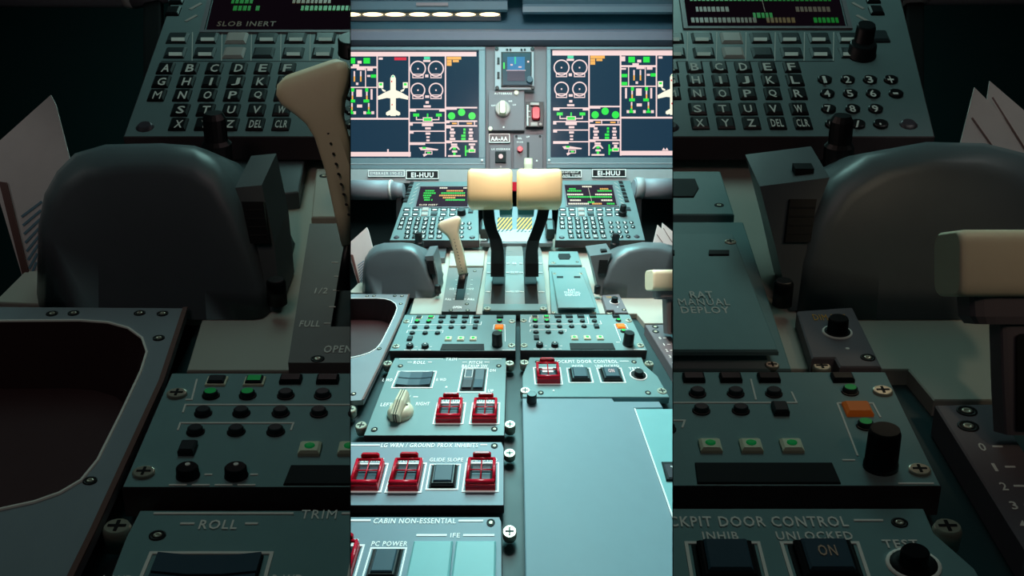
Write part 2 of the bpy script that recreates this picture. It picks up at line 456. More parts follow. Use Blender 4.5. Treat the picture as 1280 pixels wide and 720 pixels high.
def trim_panel(F):
    pl = PED
    root = thing('trim_panel', 'pale grey trim panel with cream pointer knob and two red guards' if not F.bay else 'large dim trim panel at foot of the darkened left side', 'control panel', F, pl.pt(550, 540, -.012))
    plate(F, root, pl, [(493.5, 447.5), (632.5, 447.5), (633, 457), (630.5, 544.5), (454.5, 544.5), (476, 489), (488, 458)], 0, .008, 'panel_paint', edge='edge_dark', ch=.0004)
    b = MB()
    hline(b, pl, 499, 554, 448.8); hline(b, pl, 573, 627, 448.8); text(b, 'TRIM', pl, 564, 449, 14, 3.4)
    text(b, 'ROLL', pl, 524.5, 453, 15, 3.6); hline(b, pl, 509.5, 515, 452.8); hline(b, pl, 535, 540, 452.8)
    text(b, 'PITCH', pl, 594.5, 453, 16, 3.6); hline(b, pl, 578, 583.5, 452.8); hline(b, pl, 605.5, 612, 452.8)
    text(b, 'BACKUP SW', pl, 593.5, 457.6, 32, 3.8)
    text(b, 'L WD', pl, 484.5, 474.8, 12, 3.4); text(b, 'R WD', pl, 551.5, 474.5, 12, 3.4)
    text(b, 'DN', pl, 616, 463, 7, 3.2); text(b, 'UP', pl, 613.5, 488.5, 7, 3.6)
    text(b, 'YAW', pl, 507, 496, 12, 4); hline(b, pl, 516.5, 522.5, 496.2, .0011)
    text(b, 'LEFT', pl, 483, 505.6, 14, 4); text(b, 'RIGHT', pl, 528.5, 504.6, 17, 4)
    text(b, 'SYS 1', pl, 566.5, 496, 17, 4.2); text(b, 'CUTOUT', pl, 566, 501, 26, 4); text(b, 'SYS 2', pl, 608, 496, 17, 4.2); text(b, 'CUTOUT', pl, 607.5, 501, 26, 4)
    b.lathe(pl.pt(558, 484), pl.U, pl.V, pl.N, [(.0012, 0), (.0012, .0004)], 'white_print', 8)
    b.build('lettering', F, root)
    rocker(F, root, pl, [(498, 464.5), (545.5, 464.5), (540, 485), (489.5, 485)], False)
    rocker(F, root, pl, [(578.5, 460.5), (610, 460.5), (606.5, 490.5), (572.5, 490.5)], True)
    guard_switch(F, root, pl, [(547, 504), (582, 504), (578.5, 530), (541.5, 530)])
    guard_switch(F, root, pl, [(591, 504), (624.5, 504), (623.5, 530), (587, 530)])
    # yaw knob
    c = pl.pt(501, 517); b = MB(); r = .0122
    b.lathe(c, pl.U, pl.V, pl.N, [(r, 0), (r, .0035), (r*.8, .008), (r*.55, .0095)], 'cream', 32)
    yk = b.build('yaw_knob', F, root, 'cream pointer knob')
    ax = A([.15, 0, 0])+pl.V; ax = ax/np.linalg.norm(ax); cr = np.cross(ax, pl.N); g = MB()
    prof = [(-.0128, .0048, .004, .0105), (.0, .0060, .004, .0165), (.0125, .0052, .004, .0185)]
    rings = []
    for a, wd, h0, h1 in prof:
        p = c+ax*a; rings.append([p-cr*wd+pl.N*h0*.3, p+cr*wd+pl.N*h0*.3, p+cr*wd*.95+pl.N*h1*.8, p+cr*wd*.62+pl.N*h1, p-cr*wd*.62+pl.N*h1, p-cr*wd*.95+pl.N*h1*.8])
    g.loft(rings, 'cream')
    for o in (-.0011, .0011):
        g.line([c+ax*-.0131+cr*o+pl.N*.001, c+ax*-.0130+cr*o+pl.N*.0106], .0007, -ax, 'black_matte')
        g.line([c+ax*-.0126+cr*o+pl.N*.0107, c+cr*o+pl.N*.0166, c+ax*.0122+cr*o+pl.N*.0186], .0007, pl.N, 'black_matte')
    g.lathe(c+cr*.0062+pl.N*.009+ax*.002, ax, pl.N, cr, [(.0012, -.0008), (.0012, .0008)], 'black_matte', 10)
    g.build('pointer', F, yk)
    sockets(F, root, pl, [(500.5, 457.5), (623.5, 457.5), (468, 537), (618, 536.5)], .0030)
    screws(F, root, pl, [(484.5, 453.5), (637, 453.5), (451, 531), (637.5, 530)], .0052, .007, h=-.006)
    return root

def warning_panel(F):
    pl = PED
    root = thing('warning_panel', 'grey ground proximity panel with three red guards and one black switch', 'control panel', F, pl.pt(540, 630, -.012))
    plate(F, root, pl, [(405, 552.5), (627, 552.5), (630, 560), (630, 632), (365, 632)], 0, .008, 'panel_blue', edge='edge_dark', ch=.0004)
    b = MB()
    hline(b, pl, 425, 475, 556.5, .0012); hline(b, pl, 600.5, 609, 556, .0012); text(b, 'LG WRN / GROUND PROX INHIBITS', pl, 537, 556.5, 121, 5.2)
    text(b, 'LG WRN', pl, 466, 575, 27, 4.6); text(b, 'TERRAIN', pl, 514, 575, 29, 4.6); text(b, 'GLIDE SLOPE', pl, 558, 574.6, 42, 4.6); text(b, 'FLAP OVRD', pl, 602.5, 574.5, 38, 4.6)
    b.build('lettering', F, root)
    guard_switch(F, root, pl, [(445, 580), (485, 580), (476, 615), (433, 615)]); guard_switch(F, root, pl, [(493, 579.5), (533, 579.5), (526, 615.5), (481.5, 615.5)])
    square_switch(F, root, pl, [(538, 581), (575.5, 581), (572, 612), (532.5, 612)]); guard_switch(F, root, pl, [(583, 579), (623, 579), (622.5, 614.5), (578, 614.5)])
    sockets(F, root, pl, [(618, 557.5)], .0030)
    screws(F, root, pl, [(637, 566)], .0052, .004, h=-.006)
    return root
def cabin_panel(F):
    pl = PED
    root = thing('cabin_panel', 'grey cabin power panel with two pale cyan flip covers at front edge', 'control panel', F, pl.pt(540, 716, -.012))
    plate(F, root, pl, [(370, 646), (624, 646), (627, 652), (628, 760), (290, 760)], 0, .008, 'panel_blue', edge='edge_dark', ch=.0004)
    b = MB()
    hline(b, pl, 425, 463.5, 650.5, .0013); hline(b, pl, 573, 604, 651, .0013); text(b, 'CABIN NON-ESSENTIAL', pl, 518.5, 651, 103, 6.4)
    hline(b, pl, 520.5, 558.5, 669, .0013); hline(b, pl, 579, 618, 669, .0013); text(b, 'IFE', pl, 569, 669, 12, 5.6)
    text(b, 'PC POWER', pl, 487, 679.5, 45, 6); text(b, 'CABIN POWER', pl, 421, 676.5, 56, 6)
    b.build('lettering', F, root)
    square_switch(F, root, pl, [(464, 685.5), (508, 685.5), (498.5, 728), (451.5, 728)])
    guard_switch(F, root, pl, [(406, 682), (455, 682), (443, 724), (391, 724)])
    for q in ([(517, 675), (566, 675), (559, 745), (502, 745)], [(570, 675), (620, 675), (619, 745), (561, 745)]):
        b = MB(); b.slab([pl.pt(x, y, .004) for x, y in q], pl.N, .005, 'cyan_plate', .0012); b.build('flip_cover', F, root, 'pale cyan flip cover')
    sockets(F, root, pl, [(613.5, 653.5)], .0030)
    screws(F, root, pl, [(637, 664)], .0052, .004, h=-.006)
    return root
def door_panel(F):
    pl = PED
    root = thing('door_panel', 'pale grey cockpit door panel with one red guard and two black switches' if not F.bay else 'large dim door panel with black switches in the darkened right side', 'control panel', F, pl.pt(740, 494, -.012))
    plate(F, root, pl, [(662, 446.5), (802, 446.5), (806, 456), (822, 470), (837, 496.5), (653, 496.5), (652.8, 470)], 0, .008, 'panel_paint')
    b = MB()
    hline(b, pl, 678, 689.5, 451.5); hline(b, pl, 774.5, 786, 451.5); text(b, 'COCKPIT DOOR CONTROL', pl, 732, 451.8, 80, 4)
    text(b, 'INHIB', pl, 722, 457.4, 14, 3); text(b, 'UNLOCKED', pl, 759, 457.4, 30, 3.2); text(b, 'TEST', pl, 793, 460.6, 14, 3.2)
    b.lathe(pl.pt(692, 488.3), pl.U, pl.V, pl.N, [(.0011, 0), (.0011, .0004)], 'white_print', 8)
    b.build('lettering', F, root)
    guard_switch(F, root, pl, [(667, 459.8), (700, 459.8), (703, 480.5), (669, 480.5)], legend=True)
    square_switch(F, root, pl, [(708.5, 460.5), (737, 460.5), (741.5, 478.5), (711.5, 478.5)])
    square_switch(F, root, pl, [(746, 460.5), (776, 460.5), (782, 478.5), (751.5, 478.5)], legend='ON')
    knob(F, root, pl, 798, 469, .0050, .006, h=0, name='test_button', ring=1.85)
    sockets(F, root, pl, [(672, 452.5), (792.5, 452.5), (676, 491), (810, 491)], .0030)
    screws(F, root, pl, [(655.5, 452.5), (656.5, 487.5), (811.5, 453.5), (827.5, 488)], .0052, .007, h=-.006)
    return root

def blank_cover(F):
    pl = PED
    root = thing('blank_cover', 'large plain grey tray cover filling the near right of the pedestal', 'cover', F, pl.pt(740, 716, -.012))
    plate(F, root, pl, [(652.8, 497.6), (765, 497.6), (767.5, 501.5), (824, 501.5), (829, 509.5), (793, 510.2), (846, 661), (880, 760), (657.5, 760)], 0, .008, 'cover_paint')
    b = MB(); b.slab([pl.pt(x, y, .0012) for x, y in [(793.8, 510.8), (860, 510.8), (900, 640), (846.6, 661)]], pl.N, .009, 'cyan_plate', .0006); b.build('side_flap', F, root, 'pale cyan flap')
    b = MB(); b.line([pl.pt(793.4, 510.6, .0012), pl.pt(846.2, 661, .0012)], .0012, pl.N, 'white_print'); b.build('edge_trim', F, root)
    b = MB(); b.slab([pl.pt(x, y, .003) for x, y in [(827, 576.5), (856, 576.5), (864, 599.5), (833, 599.5)]], pl.N, .004, 'black_plastic', .0006)
    b.slab([pl.pt(x, y, .0036) for x, y in [(830, 580), (853, 580), (859, 597), (836, 597)]], pl.N, .002, 'switch_brown', .0003)
    text(b, 'TEST', pl, 847, 585, 16, 5, .0040)
    b.build('label_plate', F, root)
    knob(F, root, pl, 664.5, 504, .0050, .012, h=-.002, name='black_catch')
    return root

# ------------------------------------------------------------------ pedestal body
def pedestal(F):
    px = [(507, 292), (799, 292), (848, 372), (905, 775), (320, 775), (380, 472), (471.5, 472), (516, 375.4), (430, 375.2)]
    top = [F.map(PED.pt(x, y, -.0125)) for x, y in px]
    b = MB(); b.loft([[A([p[0], p[1], 0.]) for p in top], [p-A([0, 0, .004]) for p in top], top], 'rail_shade')
    o = b.build('pedestal', F and None)
    ZONE[o] = F.key
    tag(o, {'centre': 'tall teal pedestal body carrying the bright control panels', 'left': 'dim sloping console body of the darkened left side', 'right': 'dim sloping console body of the darkened right side'}[F.key], 'console')
    return o
def shelf(F, side):
    """cream upper deck under the palm rest and lever gates"""
    pl = PED
    px = [(509, 293), (646, 293), (646, 392.5), (512, 392.5), (519, 369), (436, 365.5)] if side == 'left' else [(647, 293), (798, 293), (846, 372), (858, 404), (806, 404), (796, 392), (647, 392)]
    b = MB(); b.slab([pl.pt(x, y, -.0045) for x, y in px], pl.N, .0078, 'base_cream', .0006)
    o = b.build('deck_plate', F)
    lab = {'centre': 'cream deck plate under the %s palm rest, bright centre' % side, 'left': 'dim cream deck plate in the darkened left side', 'right': 'dim cream deck plate in the darkened right side'}[F.key]
    return tag(o, lab, 'plate')
def poly_hole(mb, outer, inner, m):
    tri = tessellate_polygon([[Vector(p) for p in outer], [Vector(p) for p in inner]])
    mb.add(list(outer)+list(inner), [list(t) for t in tri], m)
def left_console(F):
    pl = PED; h = .003
    root = thing('side_console', 'grey left console with dark rounded storage pocket edged in white' if not F.bay else 'dim console with dark rounded pocket in the darkened left side', 'console', F, pl.pt(450, 495, -.012))
    outer = [pl.pt(x, y, h) for x, y in [(395, 367.2), (511.5, 368), (502, 397), (475.5, 455), (453.5, 500), (388, 503.5)]]
    ipx = [(398, 373.5), (470, 373), (481, 373.8), (489, 376), (494.5, 380), (496.3, 385.5), (494, 393), (486, 410), (477, 428), (470.5, 436), (462, 441), (452, 444.5), (438, 447.5), (398, 453)]
    inner = [pl.pt(x, y, h) for x, y in ipx]; low = [p-pl.N*.035+(A([-.01, 0, 0]) if p[0] > -.2 else 0) for p in inner]
    b = MB(); poly_hole(b, outer, inner, 'console_grey')
    b.loft([outer, [p-pl.N*.006 for p in outer]], 'console_grey', cap0=False, cap1=False)
    b.loft([inner, low], 'pocket_brown', cap0=False, cap1=True, smooth=False)
    b.build('faceplate', F, root)
    e = MB(); e.line(inner, .0009, pl.N, 'white_print', th=.0008, closed=True); e.build('pocket_rim', F, root, 'white pocket rim')
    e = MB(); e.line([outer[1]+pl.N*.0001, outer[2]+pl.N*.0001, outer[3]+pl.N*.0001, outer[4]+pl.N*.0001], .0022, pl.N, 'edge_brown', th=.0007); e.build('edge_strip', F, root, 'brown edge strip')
    sockets(F, root, pl, [(459, 370.2), (467.5, 370), (493.5, 370), (502.5, 370.2), (501, 379.8), (474, 436), (442, 492.5)], .0027, h=h)
    return root
def small_bracket(F):
    pl = PED
    root = thing('corner_fastener', 'cream screw head on grey plate at left console corner', 'fastener', F, pl.pt(436, 515, -.012))
    plate(F, root, pl, [(425, 504.5), (446, 504.5), (440, 520), (420, 520)], -.004, .0079, 'panel_paint')
    screws(F, root, pl, [(438, 511)], .0052, .006, h=-.004)

# ------------------------------------------------------------------ lever gates and levers
def flap_gate(F):
    pl = PED; h = .002
    root = thing('lever_gate', 'narrow grey gate panel with black slot under the cream lever' if not F.bay else 'dim lever gate with dark slot in the darkened left side', 'control panel', F, pl.pt(575, 390, -.0045))
    b = MB()
    T = [(560.5, 336), (604, 336), (594.5, 391), (552, 391)]
    f = quad(pl, T, h)
    outer = qrect(f, 0, 0, 1, 1, 0); inner = [f(.34, .22, 0), f(.60, .22, 0), f(.60, .86, 0), f(.34, .86, 0)]
    poly_hole(b, outer, inner, 'quad_grey')
    b.loft([outer, [p-pl.N*.0062 for p in outer]], 'quad_grey', cap0=False, cap1=False)
    b.loft([inner, [p-pl.N*.006 for p in inner]], 'black_matte', cap0=False, cap1=True)
    b.build('faceplate', F, root)
    b = MB()
    def pr(t, x, y, w, hh): text(b, t, pl, x, y, w, hh, h+.0004)
    pr('FULL', 560.5, 374, 8, 2.4); pr('FULL', 589, 374, 8.5, 2.4); pr('OPEN', 571.5, 384, 11, 2.8); pr('1/2', 565, 361, 5, 2.2); pr('1/2', 589.5, 361, 5, 2.2)
    for y, x0, x1 in ((350, 569, 588.5), (355.5, 570, 588), (361, 569.5, 583.5), (367.5, 568, 584), (374, 566, 580)):
        for xx in (x0, x1): b.line([pl.pt(xx, y, h+.0001), pl.pt(xx+2.6, y, h+.0001)], .0006, pl.N, 'white_print')
    b.build('lettering', F, root)
    sockets(F, root, pl, [(593.5, 339), (583.5, 380), (563.5, 388), (584.5, 388)], .0030, h=h)
    return root
def rrect(c, ex, ey, a, bb, r=.35, n=3):
    """rounded rectangle ring, half sizes a, bb along ex, ey"""
    out = []; rr = min(a, bb)*r
    for k, (sx, sy) in enumerate(((1, 1), (-1, 1), (-1, -1), (1, -1))):
        for i in range(n+1):
            t = math.pi/2*(k+i/n)
            out.append(A(c)+A(ex)*(sx*(a-rr)+rr*math.cos(t))+A(ey)*(sy*(bb-rr)+rr*math.sin(t)))
    return out
def flap_lever(F):
    Y = .645
    root = thing('control_lever', 'slim cream T-handled lever left of the paired thrust levers' if not F.bay else 'tall dim cream T-handled lever in the darkened left side', 'lever', F, PED.pt(577, 362, -.0035))
    ex = A([1., 0, 0]); ey = A([0, 1., 0])
    def ring(px, py, y, w, d, tilt=0.):
        e = A([math.cos(tilt), 0, math.sin(tilt)]); return rrect(Q(px, py, y), e, ey, w/FOC*y/2, d, .45)
    b = MB(); b.loft([ring(575.5, 361, .642, 9, .004), ring(577.5, 350, .645, 9.4, .004), ring(579, 340, .648, 8.8, .0045)], 'black_plastic', smooth=True); b.build('shaft', F, root)
    t = .22
    b = MB(); b.loft([ring(579, 342.5, .648, 11.5, .006, t), ring(576.5, 330, .648, 12.2, .0065, t), ring(573, 313, .645, 12.4, .007, t), ring(569, 300, .642, 12.6, .0075, t), ring(566.5, 294, .64, 14.5, .0085, t*1.2), ring(564.5, 289, .64, 20, .0095, t*1.4),
                     ring(563, 284, .64, 27.5, .0105, t*1.5), ring(562.2, 280, .64, 30, .011, t*1.5), ring(561.8, 276.5, .64, 28.5, .0105, t*1.5), ring(561.6, 274.2, .64, 22, .0085, t*1.5)], 'cream', smooth=True)
    g = b.build('grip', F, root, 'cream T-shaped grip')
    d = MB()
    for i in range(11):
        k = i/10; py = 299+k*40; px = 567.5+k*10
        p = Q(px, py, .633); d.lathe(p+A([0, .0035, 0]), A([1, 0, 0]), A([0, 0, 1.]), A([0, -1., 0]), [(.0006, -.002), (.0006, .0022)], 'black_matte', 6)
    d.build('dotted_line', F, g)
    return root
def thrust_quadrant(F):
    pl = PED
    root = thing('thrust_quadrant', 'raised brown-grey quadrant block slotted for the two thrust levers', 'control panel', F, pl.pt(643, 386, -.0045))
    prof = [pl.pt(640, 381, -.0040), pl.pt(640, 380, .004), pl.pt(640, 372, .007), pl.pt(640, 345, .017), pl.pt(640, 330, .026), pl.pt(640, 320, .032), pl.pt(640, 314, .032), pl.pt(640, 310, .024), pl.pt(640, 306, -.0040)]
    X = lambda px: (px-640)/FOC*.615
    def piece(x0, x1, dz=0., m='quad_grey', top=None):
        b = MB(); a = [A([x0, p[1], p[2]])+(-pl.N*dz if 0 < i < 8 else 0) for i, p in enumerate(prof)]; c = [A([x1, p[1], p[2]])+(-pl.N*dz if 0 < i < 8 else 0) for i, p in enumerate(prof)]
        b.loft([a, c], m); return b
    for x0, x1 in ((604.5, 613.5), (631, 656), (673, 683.5)):
        piece(X(x0), X(x1)).build('cheek', F, root)
    for x0, x1 in ((613.5, 631), (656, 673)): piece(X(x0), X(x1), .003, 'black_matte').build('slot_floor', F, root, 'black slot')
    b = MB(); b.slab([pl.pt(x, y, .004) for x, y in [(604, 379.5), (684, 379.5), (685, 388), (603, 388)]], pl.N, .0081, 'panel_paint', .0008); b.build('front_plate', F, root)
    screws(F, root, pl, [(609, 385), (679, 385)], .0048, .002, h=.004)
    b = MB()
    def on(px, k):   # point on the sloping face between profile points 2 and 5
        q = [prof[2], prof[3], prof[4], prof[5]]; i = min(2, int(k*3)); t = k*3-i
        p = q[i]*(1-t)+q[i+1]*t; return A([X(px), p[1], p[2]])+A([0, -.0006, .0006])
    nn = A([0, -.75, .66])
    for k in (.08, .42, .68):
        for x0, x1 in ((605.5, 612), (632, 637), (650, 655), (674, 682)):
            b.line([on(x0, k), on(x1, k)], .0012, nn, 'white_print')
    for t, k in (('MAX REV', .08), ('IDLE REV', .42), ('CL', .68)):
        v, f = text_raw(t); c = on(643.5, k)+nn*.0006
        e2 = prof[3]-prof[2]; e2 = e2/np.linalg.norm(e2)
        b.add([c+A([1, 0, 0])*a*.013*(.5 if t == 'CL' else 1)+e2*bb*.0045 for a, bb in v], f, 'white_print')
    b.build('lettering', F, root)
    return root
def thrust_lever(F, side):
    L = side == 'left'
    root = thing('thrust_lever', 'left-hand thrust lever, black stalk with broad cream barrel grip' if L else 'right-hand thrust lever, black stalk with broad cream barrel grip', 'lever', F, PED.pt(622 if L else 664.5, 350, .012), 'paired thrust levers')
    ey = A([0, 1., 0]); ex = A([1., 0, 0])
    path = [(622, 346, .652, 17), (622, 330, .648, 17), (622, 314, .638, 16), (619.5, 300, .632, 15.5), (614, 287, .628, 15), (611.5, 275, .624, 14.5), (610.5, 262, .622, 14), (610.5, 245, .622, 14)]
    if not L: path = [(664.5, 346, .652, 17), (664.5, 330, .648, 17), (664.5, 314, .638, 15.5), (666.5, 302, .632, 15), (672, 288, .628, 14.5), (677, 274, .624, 14.5), (679.5, 262, .622, 14), (680, 245, .622, 14)]
    b = MB(); b.loft([rrect(Q(x, y, d), ex, ey, w/FOC*d/2, .009, .3) for x, y, d, w in path], 'black_plastic', smooth=False); b.build('stalk', F, root)
    x0, x1 = (586, 640.5) if L else (646, 700.5); d = .60
    b = MB(); rings = []
    for k, sc in ((0, .86), (.03, .95), (.07, 1.), (.5, .985), (.93, 1.), (.97, .95), (1., .86)):
        c = Q(x0+(x1-x0)*k, 237.3, d)
        ring = []
        for t in np.linspace(0, 2*math.pi, 32, endpoint=False):
            cs, sn = math.cos(t), math.sin(t); e = .62
            ring.append(c+ey*.026*sc*np.sign(cs)*abs(cs)**e+A([0, 0, 1.])*.0265*sc*np.sign(sn)*abs(sn)**e)
        rings.append(ring)
    b.loft(rings, 'cream_grip', smooth=True); b.build('barrel_grip', F, root, 'cream barrel grip')
    xs = (624, 641) if L else (646.5, 668)
    b = MB(); c = Q(sum(xs)/2, 264, .625); b.loft([rrect(c-A([0, 0, .007]), ex, ey, (xs[1]-xs[0])/2/FOC*.625*.9, .010), rrect(c+A([0, 0, .010]), ex, ey, (xs[1]-xs[0])/2/FOC*.625, .012)], 'teal_metal'); b.build('finger_lift', F, root, 'teal finger lift')
    return root
def rat_cover(F):
    pl = PED
    root = thing('guarded_cover', 'teal flap cover lettered RAT MANUAL DEPLOY right of thrust levers' if not F.bay else 'dim teal flap cover lettered RAT in the darkened right side', 'cover', F, pl.pt(717, 388, -.0045))
    plate(F, root, pl, [(686, 334), (731, 334), (750, 392), (689, 392)], .0025, .0066, 'panel_paint', 'mounting_plate')
    b = MB()
    lo = [(689.5, 338.5), (727, 338.5), (745, 384.5), (697.5, 384.5)]
    b.slab([pl.pt(x, y, hh) for (x, y), hh in zip(lo, (.006, .006, .011, .011))], pl.N, .0025, 'panel_paint', .0008)
    fl = b.build('flap', F, root)
    b = MB()
    for t, x, y, w in (('RAT', 714.5, 362.5, 9), ('MANUAL', 715.5, 365.4, 20), ('DEPLOY', 716, 368.6, 19)): text(b, t, pl, x, y, w, 2.6, .0098)
    b.build('lettering', F, fl)
    b = MB()
    for x in (700, 721.5): b.slab([pl.pt(x+a, y, .0082) for a, y in ((-4, 345), (4, 345), (4, 346.6), (-4, 346.6))], pl.N, .002, 'dark_hole', 0)
    b.build('slit', F, fl)
    screws(F, root, pl, [(693, 341.5), (726, 341.5)], .0030, .001, h=.0062); screws(F, root, pl, [(742.5, 390), (692, 390)], .0030, .001, h=.0025)
    return root
def socket_panel(F):
    pl = PED
    root = thing('socket_panel', 'small grey panel with black data socket beside right thrust lever' if not F.bay else 'dim small socket panel at edge of the darkened right side', 'control panel', F, pl.pt(705, 331, -.0045))
    plate(F, root, pl, [(686, 314), (722, 314), (727.5, 331), (685.5, 331)], .006, .0101, 'panel_paint')
    b = MB(); q = [pl.pt(x, y, .0062) for x, y in ((698, 317.4), (712, 317.4), (713.5, 321), (711.5, 324.4), (699.5, 324.4), (697.5, 321))]
    b.slab([p+pl.N*.0008 for p in q], pl.N, .003, 'black_matte', .0003); b.line([p+pl.N*.0002 for p in inset(q, -.0012, pl.N)], .0010, pl.N, 'white_print', closed=True); b.build('socket', F, root)
    screws(F, root, pl, [(691.5, 328)], .0042, .001, h=.006)
    sockets(F, root, pl, [(721.5, 327.5)], .0026, h=.006)
    return root
def left_deck_panel(F):
    pl = PED
    root = thing('blanking_panel', 'plain pale panel behind the slim cream lever' if not F.bay else 'dim plain panel behind lever in the darkened left side', 'control panel', F, pl.pt(570, 328, -.0045))
    plate(F, root, pl, [(563, 313), (606, 313), (604.5, 332), (561, 332)], .004, .0081, 'base_cream')
    sockets(F, root, pl, [(566, 316)], .0026, h=.004)
    plate(F, root, pl, [(527, 306.5), (559, 306.5), (556, 322), (530, 325)], .006, .0101, 'hood_grey', 'side_plate')
    sockets(F, root, pl, [(537, 316.5)], .0035, h=.006)
    return root
def dimmer_panel(F):
    pl = PED; h = .004
    root = thing('dimmer_panel', 'tiny grey panel with one black rotary knob beside right palm rest' if not F.bay else 'dim small panel with black rotary knob in the darkened right side', 'control panel', F, pl.pt(768, 390, -.0045))
    plate(F, root, pl, [(752, 369), (774, 367.5), (785.5, 391), (769, 391), (767, 387.5), (758, 387.5)], h, .0081, 'stack_grey')
    knob(F, root, pl, 768, 377.6, .0046, .0075, h=h, ring=1.45)
    b = MB()
    text(b, 'DIM BRT', pl, 765, 371.5, 13, 2.2, h+.0004, m='stripe_amber'); b.lathe(pl.pt(772, 384, h), pl.U, pl.V, pl.N, [(.0009, 0), (.0009, .0004)], 'white_print', 8)
    b.build('lettering', F, root)
    screws(F, root, pl, [(762, 390.5)], .0040, .003, h=-.002)
    sockets(F, root, pl, [(780, 387.5)], .0032, h=h)
    return root
def scale_panel(F):
    pl = PED; h = .002
    root = thing('lever_scale', 'dark sloping lever scale with white graduations at right frame edge' if not F.bay else 'dim lever scale with white graduations in the darkened right side', 'control panel', F, pl.pt(835, 430, -.012))
    plate(F, root, pl, [(806.5, 406), (830, 405.5), (870, 470), (880, 520), (862, 520), (842, 463)], h, .0139, 'stack_grey')
    sockets(F, root, pl, [(819, 408.5), (819.5, 414.5)], .0042, h=h)
    b = MB()
    for k, (x, y, t) in enumerate(((825, 422.5, '0'), (830, 430.5, '1'), (833.5, 438, '2'), (837.5, 445.5, '3'), (841, 453, '4'))):
        text(b, t, pl, x, y, 1.3 if t == '1' else 2.6, 3, h+.0004); b.line([pl.pt(x+4, y, h+.0001), pl.pt(x+8, y, h+.0001)], .0009, pl.N, 'white_print')
    b.build('lettering', F, root)
    return root
def right_lever(F):
    root = thing('control_lever', 'cream block-handled lever on dark stem at right frame edge' if not F.bay else 'dim cream block-handled lever in the darkened right side', 'lever', F, PED.pt(838, 420, .002))
    ey = A([0, 1., 0]); ex = A([1., 0, 0]); y = .53
    b = MB(); b.loft([rrect(Q(842, 417, y), ex, ey, .010, .009), rrect(Q(841, 400, y), ex, ey, .010, .009), rrect(Q(840, 374, y), ex, ey, .0098, .009)], 'stack_grey', smooth=False); b.build('stem', F, root)
    c = MB(); c.loft([rrect(Q(838, 374, y), ex, ey, .0175, .012, .5), rrect(Q(838, 371, y), ex, ey, .0195, .014, .5), rrect(Q(838, 363.5, y), ex, ey, .0200, .014, .5)], 'stack_grey', smooth=False); c.build('collar', F, root)
    s = MB(); s.loft([rrect(Q(842.5, 397, y-.0115), ex, A([0, 0, 1.]), .0035, .018, .3), rrect(Q(842.5, 397, y-.0085), ex, A([0, 0, 1.]), .0035, .018, .3)], 'dark_hole'); s.build('dark_grip_strip', F, root)
    g = MB(); x0, x1 = 811, 872; rings = []
    for k, sc in ((0, .9), (.02, .98), (.05, 1), (.95, 1), (.98, .98), (1, .9)):
        cc = Q(x0+(x1-x0)*k, 350.5, y-.004); rings.append(rrect(cc, ey, A([0, 0, 1.]), .017*sc, .0125*sc, .45, 4))
    g.loft(rings, 'cream', smooth=True); g.build('block_grip', F, root, 'cream block grip')
    return root

